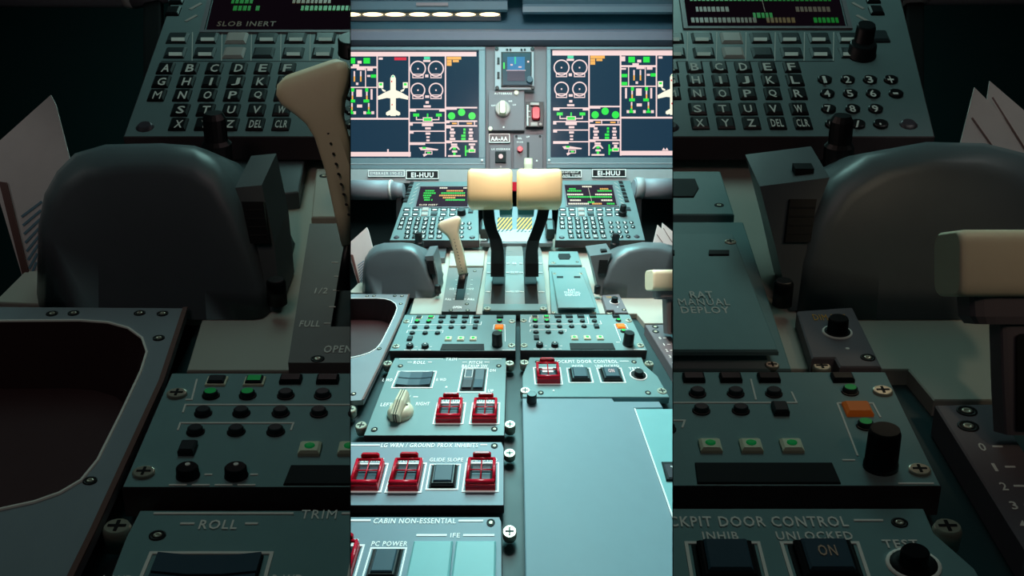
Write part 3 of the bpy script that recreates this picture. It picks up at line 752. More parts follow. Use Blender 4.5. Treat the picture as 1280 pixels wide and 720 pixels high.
# ------------------------------------------------------------------ keypad units
def keypad_unit(F, side):
    pl = FM; L = side == 'left'; dx = 0
    lab = {'centre': side+'-hand grey keypad unit with lit text screen behind the levers', 'left': 'large dim letter keypad unit in the darkened left side', 'right': 'large dim letter and number keypad unit in the darkened right side'}[F.key]
    root = thing('keypad_unit', lab, 'keypad', F, pl.pt(545 if L else 750, 300, -.016))
    out = [(513, 227), (597, 227), (599, 300.5), (487, 300.5)] if L else [(702, 225.5), (788, 225.5), (806.5, 300.5), (694, 300.5)]
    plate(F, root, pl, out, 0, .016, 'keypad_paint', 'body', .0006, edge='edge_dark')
    scr = [(525.5, 234), (587, 234), (584, 259), (519.5, 259)] if L else [(706, 232), (765.5, 232), (771.5, 257.5), (709.5, 257.5)]
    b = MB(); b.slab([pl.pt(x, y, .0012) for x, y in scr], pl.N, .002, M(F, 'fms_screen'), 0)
    f = quad(pl, scr)
    def words(t, s0, n, m, wmin=.02):
        s = s0
        for i in range(n):
            w = random.uniform(.8, 1.2)*wmin
            b.slab(qrect(f, s, t-.035, min(s+w, .98), t+.035, .0015), pl.N, .0004, M(F, m), 0); s += w+.008
    if L:
        text(b, 'SLOB INERT', pl, 535.5, 256, 23, 1.9, .0016, M(F, 'px_cream'))
        for t, runs in ((.93, ((.40, 6, 'px_cream'), (.88, 3, 'px_cream'))), (.78, ((.12, 7, 'px_green'), (.55, 12, 'px_amber'))), (.66, ((.10, 9, 'px_green'), (.45, 17, 'px_green'))), (.54, ((.1, 6, 'px_green'), (.42, 18, 'px_amber'))), (.43, ((.12, 5, 'px_green'), (.5, 9, 'px_amber'))), (.32, ((.14, 4, 'px_green'), (.28, 1, 'px_green'), (.56, 14, 'px_green')))):
            for s0, n, m in runs: words(t, s0, n, m)
    else:
        for t, runs in ((.92, ((.36, 7, 'px_cream'), )), (.80, ((.08, 5, 'px_green'), (.72, 7, 'px_amber'))), (.70, ((.04, 11, 'px_green'), (.66, 11, 'px_green'))), (.52, ((.02, 12, 'px_cream'), (.60, 12, 'px_cream'))), (.40, ((.03, 32, 'px_green'), )),
                        (.24, ((.06, 8, 'px_cream'), (.70, 8, 'px_cream'))), (.15, ((.42, 5, 'px_green'), )), (.08, ((.02, 15, 'px_cream'), (.5, 7, 'px_amber'), (.80, 6, 'px_green')))):
            for s0, n, m in runs: words(t, s0, n, m)
        b.line([f(.48, .85, .0013), f(.50, .2, .0013)], .0005, pl.N, M(F, 'px_cream'))
    b.build('text_screen', F, root)
    b = MB(); g = inset([pl.pt(x, y, .0001) for x, y in scr][::-1], -.0022, pl.N); b.line(g, .0028, pl.N, 'stack_grey', th=.0016, closed=True); b.build('screen_bezel', F, root)
    # line select keys with pale bars
    n = 6; ks = [(514.5-k*1.55, 229.5+k*4.4) for k in range(n)] if L else [(776+k*1.45, 228.3+k*4.6) for k in range(n)]
    boxkeys(F, root, pl, ks, 5, 2.6, .0025, 'black_plastic', name='line_key')
    b = MB()
    for k in range(n):
        x, y = (522.5-k*1.75, 230+k*4.7) if L else (769.8+k*1.6, 229+k*4.9)
        dxx = 2.2 if L else -2.2
        b.line([pl.pt(x-2.2, y+(1.6 if L else -.8), .0001), pl.pt(x+2.2, y-(.8 if L else -1.6), .0001)], .0022, pl.N, 'key_light')
    b.build('pale_bars', F, root)
    # function keys
    xs = [508.5+11.6*k for k in range(6)] if L else [703.3+11.5*k for k in range(7)]
    for row, (y, off) in enumerate(((262, 0), (267.8, -1 if L else .7))):
        pts = [(x+off, y) for x in xs]
        o = [p for i, p in enumerate(pts) if i not in (2,)]
        fk = boxkeys(F, root, pl, o, 8.2, 3.8, .002, 'key_dark', name='function_key')
        for p, k in zip(o, fk):
            if row == 1 and abs(p[0]-pts[3][0]) < 1: continue
            t = MB(); t.slab([pl.pt(p[0]+a, p[1]+c, .0022) for a, c in ((-2.6, -.6), (2.6, -.6), (2.6, .7), (-2.6, .7))], pl.N, .0003, 'white_print', 0); t.build('legend', F, k)
        pk = boxkeys(F, root, pl, [pts[2]], 8.4, 4, .002, 'key_light', name='function_key')
        pk[0]['label'] = 'pale function key'
    b = MB(); b.line([pl.pt(xs[0]-6.5, 270.8, .0001), pl.pt(xs[5]+6, 270.8, .0001)], .0006, pl.N, 'key_dark', .0002)
    for k in range(6): b.line([pl.pt(xs[k]+5.8, 259.4, .0001), pl.pt(xs[k]+5.6, 270.6, .0001)], .0004, pl.N, 'white_print', .0002)
    b.build('divider_lines', F, root)
    # letter keys
    rows = ['ABCDEF', 'GHIJKL', 'MNOPQR', 'STUVW', 'XYZ']
    st = ([503.8, 502.1, 500.4, 509.6, 508.8] if L else [702.3, 702.6, 703, 713, 714]); step = [9.55, 9.75, 9.9, 9.95, 10.1]; ys = [274, 279.3, 284.6, 290.4, 296] if L else [273.5, 278.7, 284, 290, 295.6]
    rowtxt = [list('ABCDEF'), list('GHIJKL'), list('MNOPQR'), ['S', 'T', 'U', 'V', 'W'], ['X', 'Y', 'Z', 'DEL', 'CLR']]
    pts, tx = [], []
    for r in range(5):
        for k, ch in enumerate(rowtxt[r]): pts.append((st[r]+step[r]*k, ys[r])); tx.append(ch)
    kk = boxkeys(F, root, pl, pts, 6.4, 3.9, .0022, 'black_plastic', name='letter_key')
    for p, ch, k in zip(pts, tx, kk):
        t = MB(); text(t, ch, pl, p[0], p[1]-.6, (1. if ch == 'I' else 3.1) if len(ch) == 1 else 4.8, 2.9, .0026, bold=.016); t.build('legend', F, k)
    # round number keys
    if L: nums = [(586.5, 279.5), (587, 285), (577, 290.5), (577, 296), (568, 296.2), (578, 279.5), (577.5, 285)]
    else: nums = [(763, 278.5), (772, 278.5), (780.8, 278.5), (789, 278.5), (764, 284), (773, 284), (782, 284), (791, 284), (764.5, 290), (774, 290), (783, 290), (766, 296), (776, 296), (785, 296)]
    buttons(F, root, pl, nums, .0044, .0022, 'black_plastic', name='number_key', ring=False)
    for i, p in enumerate(nums):
        t = MB(); ch = '123+456-7890/.'[i]; text(t, ch, pl, p[0], p[1]-.6, {'1': 1.3, '.': .9, '-': 2.}.get(ch, 2.4), {'.': .8, '-': .7}.get(ch, 2.6), .0026, bold=.016); t.build('legend', F, [c for c in root.children if c.name.startswith('number_key')][i])
    if L: knob(F, root, pl, 577, 267.5, .0085, .011, 'black_plastic', name='rotary_knob')
    else: knob(F, root, pl, 777.5, 268.5, .0088, .009, 'black_plastic', name='rotary_knob'); knob(F, root, pl, 778, 265.2, .0062, .016, 'black_plastic', name='rotary_knob', h=.004)
    if L: boxkeys(F, root, pl, [(588.5, 264)], 6, 5, .0025, 'key_dark', name='side_key')
    else: boxkeys(F, root, pl, [(784.5, 261.5)], 7, 4, .0025, 'key_dark', name='side_key')
    for p in ([(496, 299), (590.5, 299)] if L else [(702, 299), (795.5, 298)]):
        b = MB(); c = pl.pt(p[0], p[1], -.004); b.lathe(c, pl.U, pl.V, pl.N, [(.0055, -.012), (.0055, .004), (.0035, .006)], 'switch_brown', 12); b.build('latch', F, root)
    return root

# ------------------------------------------------------------------ palm rests, papers
def palm_rest(F, side):
    L = side == 'left'
    lab = {'centre': side+'-hand rounded palm rest, teal on top with dark front', 'left': 'large dim rounded palm rest in the darkened left side', 'right': 'large dim rounded palm rest in the darkened right side'}[F.key]
    root = thing('palm_rest', lab, 'palm rest', F, PED.pt(500 if L else 800, 369, -.0045))
    if L:
        face = [(456.5, 368), (456.5, 340), (458, 329), (462.5, 321), (471, 315), (485, 312.5), (503, 312), (514, 314), (522, 320), (529, 332), (536, 350), (540, 362), (541.5, 368)]
        rim = [(453, 368), (453.5, 336), (456, 323), (461, 314), (468, 307), (480, 303.5), (502, 303), (515, 304), (524, 309), (532, 320), (540, 338), (546.5, 356), (549, 368)]
    else:
        face = [(756, 368), (758.5, 350), (764, 335), (773, 323), (787, 314.5), (806, 310.5), (824, 311), (837, 315.5), (846, 324), (856, 340), (860, 355), (862, 368)]
        rim = [(747, 368), (749.5, 350), (755, 331), (764, 317), (778, 307), (803, 302.5), (826, 303), (842, 307), (854, 316), (865, 336), (869, 352), (871, 368)]
    y0 = .648; fc = A(np.mean(A(face), 0)); ri = A(rim, float); fa = A(face, float); cen = A([fc[0], 360])
    def ring(pts, y, dv=0.): return [Q(x, yy, y)+PED.V*dv for x, yy in pts]
    mid = fa*.5+ri*.5; b = MB()
    def low(p, kh, kw=1.):          # the back of the rest falls away towards the deck
        return A([[cen[0]+(x-cen[0])*kw, 368-(368-yy)*kh] for x, yy in p])
    q1 = fa*.8+ri*.2; q3 = fa*.2+ri*.8
    rings = [ring(cen+(fa-cen)*.5, y0+.000), ring(cen+(fa-cen)*.93, y0), ring(fa, y0+.001), ring(q1, y0+.003), ring(mid, y0+.008), ring(q3, y0+.015), ring(ri, y0+.026), ring(low(ri, .85), y0+.026, .03), ring(low(ri, .68, .97), y0+.026, .062), ring(low(ri, .5, .85), y0+.026, .085)]
    # keep the foot of every ring on the deck
    rr = []
    for r in rings:
        out = []
        for i, p in enumerate(r):
            zmin = PED.a*p[1]+PED.b-.0044
            out.append(A([p[0], p[1], zmin]) if i in (0, len(r)-1) or p[2] < zmin else p)
        rr.append(out)
    b.loft(rr, 'hood_grey', smooth=True); b.build('shell', F, root)
    if L:
        sp = [(531, 320.5), (541.5, 319.5), (546.5, 343), (549, 369), (545, 369), (540, 345)]; vt = [(533.5, 326), (542, 326), (544.5, 342.5), (537, 342.5)]; kn = (547.5, 358.5, .645)
    else:
        sp = [(737.5, 320), (765, 316.5), (757, 337), (753, 369), (749.5, 369), (744, 345)]; vt = [(749.5, 325), (760, 325), (757.5, 342), (747.5, 342)]; kn = (746.5, 359, .645)
    y = .655; b = MB()
    a = [Q(px, py, y) for px, py in sp]; b.loft([a, [p+PED.V*.045 for p in a]], 'hood_grey'); b.build('side_block', F, root)
    b = MB(); a = [Q(px, py, y-.006 if L else y-.004) for px, py in vt]; b.loft([a, [p+A([0, .012, 0]) for p in a]], 'black_plastic')
    for k in range(1, 5):
        t = k/5; p0 = a[0]*(1-t)+a[3]*t; p1 = a[1]*(1-t)+a[2]*t; b.line([p0+A([.0004, -.0003, 0]), p1+A([-.0004, -.0003, 0])], .0008, A([0, -1., 0]), 'dark_hole')
    b.build('side_vent', F, root)
    b = MB(); c = Q(kn[0], kn[1]+4.5, kn[2]); N = PED.N
    b.lathe(c, PED.U, PED.V, N, [(.0046, -.004), (.0046, .007), (.0040, .008), (.0036, .0085)], 'black_plastic', 16); b.build('thumb_screw', F, root)
    # ribbed knobs standing behind the rest
    b = MB(); kx, ky = (524, 306) if L else (768.5, 307); c = Q(kx, ky, .735)
    b.lathe(c, PED.U, PED.V, N, [(.008, -.02), (.008, .004), (.0062, .006), (.0062, .018), (.0045, .021)], 'black_plastic', 16, smooth=False); b.build('selector_knob', F, root)
    if not L:
        b = MB(); c = Q(754.5, 313.5, .665); b.box(c, A([.0045, 0, 0]), PED.V*.004, PED.N*.002, 'black_plastic'); b.build('square_button', F, root)
    return root
def papers(F, side):
    L = side == 'left'
    lab = {'centre': 'white paper sheets standing behind the %s palm rest' % side, 'left': 'dim white paper sheets in the darkened left side', 'right': 'dim white paper sheets in the darkened right side'}[F.key]
    root = thing('paper_sheets', lab, 'paper', F, PED.pt(452 if L else 838, 362, -.0045))
    y = .70
    def sheet(pts, yy, n, m='paper', th=.0012):
        b = MB(); a = [Q(px, py, yy) for px, py in pts]; b.loft([a, [p+A([0, th, 0]) for p in a]], m); return b.build(n, F, root)
    if L:
        sheet([(425, 314), (458.5, 284), (460.5, 288), (467, 313), (458, 330), (452, 363), (449.5, 363), (436, 318)], y, 'sheet')
        sheet([(438, 318), (441, 318.5), (452, 363), (449.5, 363.5)], y-.002, 'cover_edge', 'edge_brown')
        b = MB()
        for k in range(8):
            yy = 332+k*3.4; b.line([Q(447+k*.5, yy, y-.0004), Q(455-k*.3, yy-6, y-.0004)], .0012, A([0, -1., 0]), 'paper_print')
        b.build('printed_lines', F, root)
    else:
        sheet([(816.5, 303), (822, 281), (830, 289), (850, 312), (850, 345), (818, 309)], y, 'sheet')
        sheet([(826, 292), (828, 278.5), (860, 306), (860, 320)], y+.004, 'sheet')
        b = MB(); b.line([Q(829, 285, y-.0004), Q(846, 312, y-.0004)], .0008, A([0, -1., 0]), 'edge_brown'); b.line([Q(821, 293, y-.0004), Q(838, 317, y-.0004)], .0008, A([0, -1., 0]), 'edge_brown'); b.build('printed_lines', F, root)
    return root
def side_tube(F, side):
    L = side == 'left'
    lab = {'centre': side+'-hand grey padded tube below the display', 'left': 'dim grey tube end at top of the darkened left side', 'right': 'dim grey tube end at top of the darkened right side'}[F.key]
    root = thing('padded_tube', lab, 'tube', F, Q(465 if L else 815, 250, .95))
    y = .95; ex = A([1., 0, 0]); ey = A([0, 1., 0]); ez = A([0, 0, 1.])
    def cyl(x0, x1, py, r0, r1, m, name):
        b = MB(); rings = [[Q(x, py, y)+ey*r/FOC*y*math.cos(t)+ez*r/FOC*y*math.sin(t) for t in np.linspace(0, 2*math.pi, 24, endpoint=False)] for x, r in ((x0, r0), (x1, r1))]
        b.loft(rings, m, smooth=True); b.build(name, F, root)
    bx = 499 if L else 798; tp = Q(bx, 240, y); dn = A([tp[0], y, PED.a*y+PED.b-.006]); b = MB(); b.loft([rrect(dn, ex, ey, .006, .006), rrect(tp, ex, ey, .006, .006)], 'black_matte'); b.build('bracket', F, root)
    if L: cyl(395, 488, 237.5, 12, 12, 'tube_grey', 'sleeve'); cyl(488, 491, 237.5, 12.4, 12.4, 'paper', 'end_ring'); cyl(491, 505, 238.5, 11.5, 9, 'tube_grey', 'end_cap')
    else: cyl(803, 890, 236, 12.5, 12.5, 'tube_grey', 'sleeve'); cyl(793, 803, 235.5, 13.4, 13.2, 'ledge', 'end_ring'); cyl(791.5, 793, 236, 11, 12, 'tube_grey', 'end_cap')
    return root

# ------------------------------------------------------------------ main instrument panel (centre only)
F = CEN
def upright(pts, y, th, m, name, root, ch=.0008):
    return MB().slab([Q(px, py, y) for px, py in pts], A([0, -1., 0]), th, m, ch).build(name, CEN, root)
def rc(x0, y0, x1, y1): return [(x0, y0), (x1, y0), (x1, y1), (x0, y1)]
def instrument_panel():
    root = thing('instrument_panel', 'wide grey instrument panel holding both displays and centre gauges', 'instrument panel', CEN, Q(645, 232, 1.06))
    upright(rc(395, 58.2, 890, 236), 1.06, .03, 'bezel_grey', 'backing', root)
    upright(rc(395, 211.5, 890, 229), 1.035, .024, 'ledge', 'ledge', root)
    upright(rc(607, 58.4, 683.5, 212), 1.052, .008, 'stack_grey', 'centre_strip', root)
    return root
def display(side):
    L = side == 'left'; y = 1.035
    root = thing('flight_display', ('left' if L else 'right')+'-hand wide flight display with aircraft diagrams and green markings', 'display', CEN, Q(540 if L else 760, 211, 1.05))
    o = (395, 58.4, 606.5, 211) if L else (683.5, 58.4, 890, 210); i = (395, 62.5, 598.5, 197.5) if L else (688.5, 61.5, 890, 196.8)
    b = MB(); d = .012
    for r in ((o[0], o[1], o[2], i[1]), (o[0], i[3], o[2], o[3])) + (((i[2], i[1], o[2], i[3]),) if L else ((o[0], i[1], i[0], i[3]),)):
        b.slab([Q(px, py, y) for px, py in rc(*r)], A([0, -1., 0]), d, 'bezel_grey', .0008)
    b.slab([Q(px, py, y-.0006) for px, py in rc(o[0], i[3]+6.5, o[2], i[3]+8)], A([0, -1., 0]), .002, 'stack_light', .0004)
    b.build('bezel', CEN, root)
    if True:
        k = MB(); k.lathe(Q(602.6 if L else 686.3, 200.5, y), A([1., 0, 0]), A([0, 0, 1.]), A([0, -1., 0]), [(.0028, 0), (.0028, .002), (.002, .003)], 'white_print', 12); k.build('bezel_light', CEN, root)
    ys = y+.006; W = Wall(ys); b = MB(); n = A([0, -1., 0])
    b.slab([Q(px, py, ys) for px, py in rc(*i)], n, .004, 'screen_blue', 0)
    dy = 0 if L else -1.4; oa = 0 if L else 179.4; oc = 0 if L else 349.5
    def rect(x0, y0, x1, y1, m='px_white', off=0, h=.0004): b.slab([W.pt(px+off, py+dy, h) for px, py in rc(x0, y0, x1, y1)], n, .0003, m, 0)
    def poly(pts, m, off=0, h=.0005): b.slab([W.pt(px+off, py+dy, h) for px, py in pts], n, .0003, m, 0)
    def disc(x, yy, r, m, off=0, h=.0005): poly([(x+r*math.cos(t), yy+r*math.sin(t)) for t in np.linspace(0, 2*math.pi, 20, endpoint=False)], m, off, h)
    def ring(x, yy, r, w, m, off=0): b.line([W.pt(x+off+r*math.cos(t), yy+dy+r*math.sin(t), .0004) for t in np.linspace(0, 2*math.pi, 28, endpoint=False)], w/FOC*ys, n, m, .0003, closed=True)
    # dials (section a) and flight controls (section b)
    rect(*((395, 65, 595.5, 70.5) if L else (690.5-0, 64.6, 890, 70.8)))
    def sec(o):
        vx = 511.5
        if L: rect(vx-.8, 70, vx+.8, 196, off=o)
        rect(556, 70, 557.7, 196, off=o)
        if not L: rect(595.3, 70, 597.2, 196, off=o)
        for yy in (86, 112.8):
            for x in (522.5, 545):
                r = 9.3 if yy < 100 else 8.5
                ring(x, yy, r, 1.5, 'px_white', o); rect(x-.9, yy-.9, x+.9, yy+.9, off=o); rect(x-7, yy+r-3, x+7, yy+r-2, off=o)
                rect(x-7, yy+r-2, x-6, yy+r+2.5, off=o); rect(x+6, yy+r-2, x+7, yy+r+2.5, off=o); rect(x-7, yy+r+1.4, x+7, yy+r+2.5, off=o)
        rect(530, 71, 537.5, 74.5, 'px_teal', o); rect(529, 75, 538, 77.5, off=o)
        for x, yy, w, h in ((533.5, 95, 4, 3.5), (534, 120.8, 5, 3), (534, 128, 4, 3), (534, 133, 9, 2.6), (534.5, 156, 14, 3.4), (535, 160.5, 7, 2.6), (535, 167, 6, 2.6), (535, 171.5, 4, 2.2), (535, 175.5, 4, 2.2)):
            rect(x-w/2, yy-h/2, x+w/2, yy+h/2, off=o)
        for yy in (136.5, 153.5, 164, 178.6): rect(512, yy-.7, 557, yy+.7, off=o)
        rect(512, 137, 520, 139.5, off=o); rect(549, 137, 557, 139.5, off=o); rect(512, 179, 531.5, 181.2, off=o); rect(512, 154, 516, 157, off=o); rect(512, 164.5, 517, 167, off=o)
        rect(516.5, 142, 524, 145.7, 'px_green', o); rect(545, 142, 552.2, 145.7, 'px_green', o); rect(533.6, 142, 535.4, 147, 'px_green', o)
        rect(520, 146, 521.2, 150, off=o); rect(520, 149, 529, 150.2, off=o); rect(540, 149, 549, 150.2, off=o); rect(548, 146, 549.2, 150, off=o)
        rect(528.5, 146.7, 540.5, 152, off=o); rect(529.7, 147.6, 539.3, 151.2, 'px_green', o, .0007)
        poly([(523.5, 184.5), (530, 183.8), (548, 186.6), (547, 188), (526, 187.8)], 'px_white', o); rect(528, 183.9, 532.5, 186, 'px_green', o, .0007)
        rect(531, 188.8, 540.5, 193.2, off=o); rect(532, 189.7, 539.5, 192.3, 'screen_blue', o, .0007); rect(534, 190, 538, 192, 'px_green', o, .0009); poly([(528.5, 193), (533, 191.5), (534, 193.5), (530, 196)], 'px_white', o)
        # section b
        rect(558.5, 71, 576.5, 74.5, 'px_amber', o); rect(558.5, 75, 564.5, 78, 'px_amber', o); rect(566, 75, 573.5, 77.8, 'px_amber', o); rect(558.5, 78.3, 564.5, 82.3, 'px_amber', o)
        for yy in (134.6, 151.5, 157.4, 176.6): rect(557, yy-.9, 596.5, yy+.9, off=o)
        rect(557, 135, 571, 137.2, off=o); rect(557, 152, 562, 154, off=o); rect(557, 158, 564, 160.5, off=o); rect(557, 177, 565, 179, off=o)
        for x, yy in ((564.5, 145), (577, 140.5), (590, 145)): disc(x, yy, 4.6, 'px_green', o)
        rect(565, 153.5, 571, 155.3, 'px_amber', o); rect(583.5, 153.5, 590, 155.3, 'px_amber', o); rect(572, 152.5, 573.3, 156, off=o); rect(592.5, 152.5, 593.8, 156, off=o)
        for k in range(4):
            yy = 162+k*3.9; rect(563-(k % 2), yy-1.4, 567.5+(k % 2)*1.6, yy+1.4, off=o); rect(586.5-(k % 2)*.8, yy-1.3, 590.5+(k % 2), yy+1.3, off=o)
            rect(579.2-(k > 1)*2.6, yy-1.4, 582, yy+1.4, 'px_green', o)
        rect(563.8, 179.5, 571.5, 182, off=o); poly([(561, 187), (564.5, 182.5), (571.5, 182.5), (575, 187), (573.5, 187.5), (570.5, 184.8), (565.5, 184.8), (562.5, 187.5)], 'px_white', o); rect(566, 184.5, 570, 187, 'px_green', o, .0008)
        rect(565, 188.2, 571.5, 190.6, off=o); rect(566.5, 190.6, 569.5, 194, 'px_green', o); rect(560, 194, 576, 196, off=o)
        rect(581.2, 182, 583, 195, 'px_green', o); rect(583, 187.5, 586, 190.5, 'px_green', o); rect(586, 179.4, 594, 181.6, off=o); rect(588, 182.5, 592, 186, off=o); rect(586, 186, 594.3, 190.8, off=o); rect(587, 186.9, 593.2, 189.9, 'px_green', o, .0008)
    sec(oa)
    # section c and d: systems cells and aircraft plan
    o = oc
    if not L: rect(471-.8, 70, 471+.8, 148, off=o)
    else: rect(470.7, 70, 472.3, 148, off=o)
    rect(426, 83, 471, 85.4, off=o); rect(426, 108.6, 471, 110, off=o); rect(426, 147.4, 512, 149.6, off=o); rect(426, 190, 513.5, 195.6, off=o)
    rect(456.4, 84, 457.6, 109, off=o); rect(435.6, 84, 436.8, 109, off=o)
    for x, yy, w, h in ((449.5, 77.8, 5, 3.4), (429, 75, 6, 6), (445, 82, 8, 3), (451, 86, 10, 3.4), (430, 87.5, 6, 2), (462.5, 87, 7, 3), (461, 95, 4, 2.4), (446.5, 104.8, 3, 3), (449, 116.5, 7, 9), (464.5, 118, 2.4, 13), (433, 118, 2.4, 13), (449.5, 132.6, 6.5, 3.6), (443.2, 141, 3.6, 3.6), (435.5, 141, 3.4, 3.6), (456, 141, 3.4, 3.6), (466, 141, 3.4, 3.6)):
        rect(x-w/2, yy-h/2, x+w/2, yy+h/2, off=o)
    for x, yy, w, h in ((440, 76, 8, 7), (458.5, 76, 8, 7), (467, 95.2, 6.4, 4), (431, 96, 7, 4), (431, 106, 7, 4), (441, 112.5, 3.6, 4.5), (458.5, 112.5, 3.6, 4.5), (440.5, 126.3, 7, 3.6), (458, 126.3, 7, 3.6), (439.5, 139.5, 2, 5), (461, 139.5, 2, 5), (439.5, 141.3, 5.5, 2.6), (461, 141.3, 5.5, 2.6)):
        rect(x-w/2, yy-h/2, x+w/2, yy+h/2, 'px_green', o, .0006)
    for x, y0, y1 in ((443, 89, 102), (451, 89, 102), (440.6, 114, 125), (458.6, 114, 125), (440, 129, 138), (461, 129, 138)):
        rect(x-.9, y0, x+.9, (y0+y1)/2, off=o); rect(x-.9, (y0+y1)/2, x+.9, y1, 'px_amber', o)
    rect(493, 71.8, 508, 75.3, 'px_red', o); rect(473.5, 72, 478.5, 74.6, off=o)
    poly([(488, 145), (488, 98), (489.5, 94.5), (491.3, 93.5), (493.2, 94.5), (494.8, 98), (494.8, 145)], 'px_cream', o)
    for sgn in (-1, 1):
        X = lambda d: 491.4+sgn*d
        poly([(X(3), 112.5), (X(10), 115.5), (X(19), 120.5), (X(18.6), 124.8), (X(8), 122.5), (X(3), 123)], 'px_cream', o, .0006)
        poly([(X(2.6), 137), (X(8.6), 140.5), (X(9), 143.2), (X(7), 144.6), (X(2.6), 143.5)], 'px_cream', o, .0006)
        rect(X(15.3)-3, 103, X(15.3)+3, 110, 'px_cream', o); rect(X(15.3)-1.8, 104.2, X(15.3)+1.8, 107, 'px_green', o, .0008); poly([(X(15), 110), (X(9), 113.5), (X(10), 115), (X(13), 114)], 'px_cream', o)
    poly([(489.4, 96.6), (491.3, 94), (493.2, 96.6)], 'px_teal', o, .0009)
    rect(489, 101, 490.4, 103, 'px_red', o, .0009); rect(489.6, 130, 490.8, 132, 'px_red', o, .0009)
    if L: rect(484, 186.5, 486, 195, off=o)
    else: poly([(478, 189.5), (480, 186), (482, 189), (484, 186), (486, 189.5)], 'px_white', o)
    b.build('screen', CEN, root)
    return root
def centre_stack():
    W = Wall(1.044); ex, ez, n = A([1., 0, 0]), A([0, 0, 1.]), A([0, -1., 0])
    def cyl(root, name, x, y, r, h, m, parent=None, d=1.044, seg=18, r2=None):
        b = MB(); rr = r/FOC*d; b.lathe(Q(x, y, d), ex, ez, n, [(rr, -.002), (rr, h*.8), ((r2 or r*.85)/FOC*d, h)], m, seg); return b.build(name, CEN, root)
    def up(root, name, r, y, th, m): return upright(rc(*r), y, th, m, name, root)
    # standby instrument
    t = thing('standby_instrument', 'small square standby instrument with blue screen between the displays', 'gauge', CEN, Q(643, 112, 1.05))
    up(t, 'bezel', (618.5, 58.5, 667.5, 112), 1.036, .0155, 'stack_light'); up(t, 'bezel_inner', (626.5, 64.5, 664.5, 108), 1.033, .004, 'black_plastic')
    b = MB()
    for r, m in (((628.5, 66.5, 663, 106), 'sb_teal'), ):
        b.slab([Q(px, py, 1.031) for px, py in rc(*r)], n, .002, m, 0)
    for r, m in (((634, 71, 656, 88), 'sb_blue'), ((634, 88, 656, 101), 'sb_purple'), ((633, 87.5, 657, 88.3), 'px_white'), ((643, 71, 645, 80), 'px_teal'), ((629, 78, 631, 86), 'px_green'), ((659, 76, 661.5, 78), 'px_white'), ((638, 80, 641, 82), 'px_white'), ((648, 83, 652, 84.5), 'px_white')):
        b.slab([Q(px, py, 1.0302) for px, py in rc(*r)], n, .0006, m, 0)
    b.build('screen', CEN, t)
    for y in (75, 93): up(t, 'side_key', (621.5, y-3.5, 624.5, y+5), 1.034, .004, 'black_plastic')
    for x in (652, 656): up(t, 'top_key', (x-1.3, 60.5, x+1.3, 63), 1.034, .004, 'black_plastic')
    for x in (634, 638): up(t, 'top_key', (x-1.3, 60.5, x+1.3, 63), 1.034, .004, 'black_plastic')
    for x, y in ((621, 61), (665.5, 61.5), (621.5, 110), (667-1, 110)): cyl(t, 'screw', x, y, 2.4, .002, 'black_plastic', d=1.036)
    cyl(t, 'knob', 662, 101, 4.2, .008, 'switch_blue', d=1.033)
    # autobrake panel
    t = thing('autobrake_panel', 'square dark panel with cream rotary knob under standby instrument', 'control panel', CEN, Q(632, 163, 1.05))
    up(t, 'faceplate', (610.5, 113.5, 655.5, 163), 1.04, .0115, 'stack_grey')
    b = MB(); text(b, 'AUTOBRAKE', Wall(1.04), 629, 117, 22, 2.6, .0004); text(b, 'OFF', Wall(1.04), 617, 132, 6, 2, .0004); text(b, 'HI', Wall(1.04), 638, 126.5, 4, 2, .0004); text(b, 'LO', Wall(1.04), 643, 131, 4, 2, .0004); b.build('lettering', CEN, t)
    k = cyl(t, 'rotary_knob', 628.5, 137, 9.6, .006, 'key_light', d=1.04, seg=28)
    b = MB(); c = Q(628.5, 136, 1.034); b.loft([rrect(c, ex, ez, .0085, .0165, .5), rrect(c+n*.012, ex, ez, .006, .0145, .5)], 'cream'); b.build('knob_wing', CEN, k)
    cyl(t, 'indicator', 645.5, 116, 3, .002, 'cream', d=1.04); cyl(t, 'indicator', 613, 161, 2.7, .002, 'cream', d=1.04); cyl(t, 'screw', 629.5, 159, 1.1, .001, 'white_print', d=1.04)
    # red guarded switch
    t = thing('guarded_switch', 'upright red oval switch in white-edged black guard right of knob', 'switch', CEN, Q(668, 158, 1.05))
    up(t, 'guard_box', (657.5, 127, 679.5, 158.5), 1.04, .0115, 'black_plastic')
    b = MB(); c = Q(670, 142, 1.036); b.loft([rrect(c, ex, ez, .010, .0155, .6), rrect(c+n*.006, ex, ez, .008, .0135, .6)], 'red_guard', smooth=False); b.build('red_button', CEN, t, 'red oval button')
    up(t, 'side_frame', (658.5, 131, 660.5, 157), 1.037, .003, 'paper')
    for y in (139, 146): up(t, 'side_tab', (660.5, y-.5, 663, y+.5), 1.037, .003, 'paper')
    up(t, 'top_cap', (663, 128, 674, 131.5), 1.034, .006, 'key_light'); up(t, 'foot_cap', (663.5, 152.5, 672, 157.5), 1.034, .006, 'key_light'); cyl(t, 'screw', 675.5, 155.5, 1.8, .002, 'key_light', d=1.04)
    # placard AA-AA
    def placard(lab, r, txt, y, sz, bold=.035, bg='black_plastic', tx=None):
        t = thing('placard', lab, 'sign', CEN, Q((r[0]+r[2])/2, r[3], y))
        up(t, 'plate', r, y-.002, .003, bg)
        b = MB(); cx, cy = (r[0]+r[2])/2, (r[1]+r[3])/2; WW = Wall(y-.002)
        b.line([WW.pt(x, yy, .0003) for x, yy in rc(r[0]+.6, r[1]+.6, r[2]-.6, r[3]-.6)], .0018, n, 'white_print', closed=True); b.build('border', CEN, t)
        b = MB()
        for s, x, yy, w, h in txt: text(b, s, WW, x, yy, w, h, .0006, bold=bold)
        b.build('lettering', CEN, t)
        return t
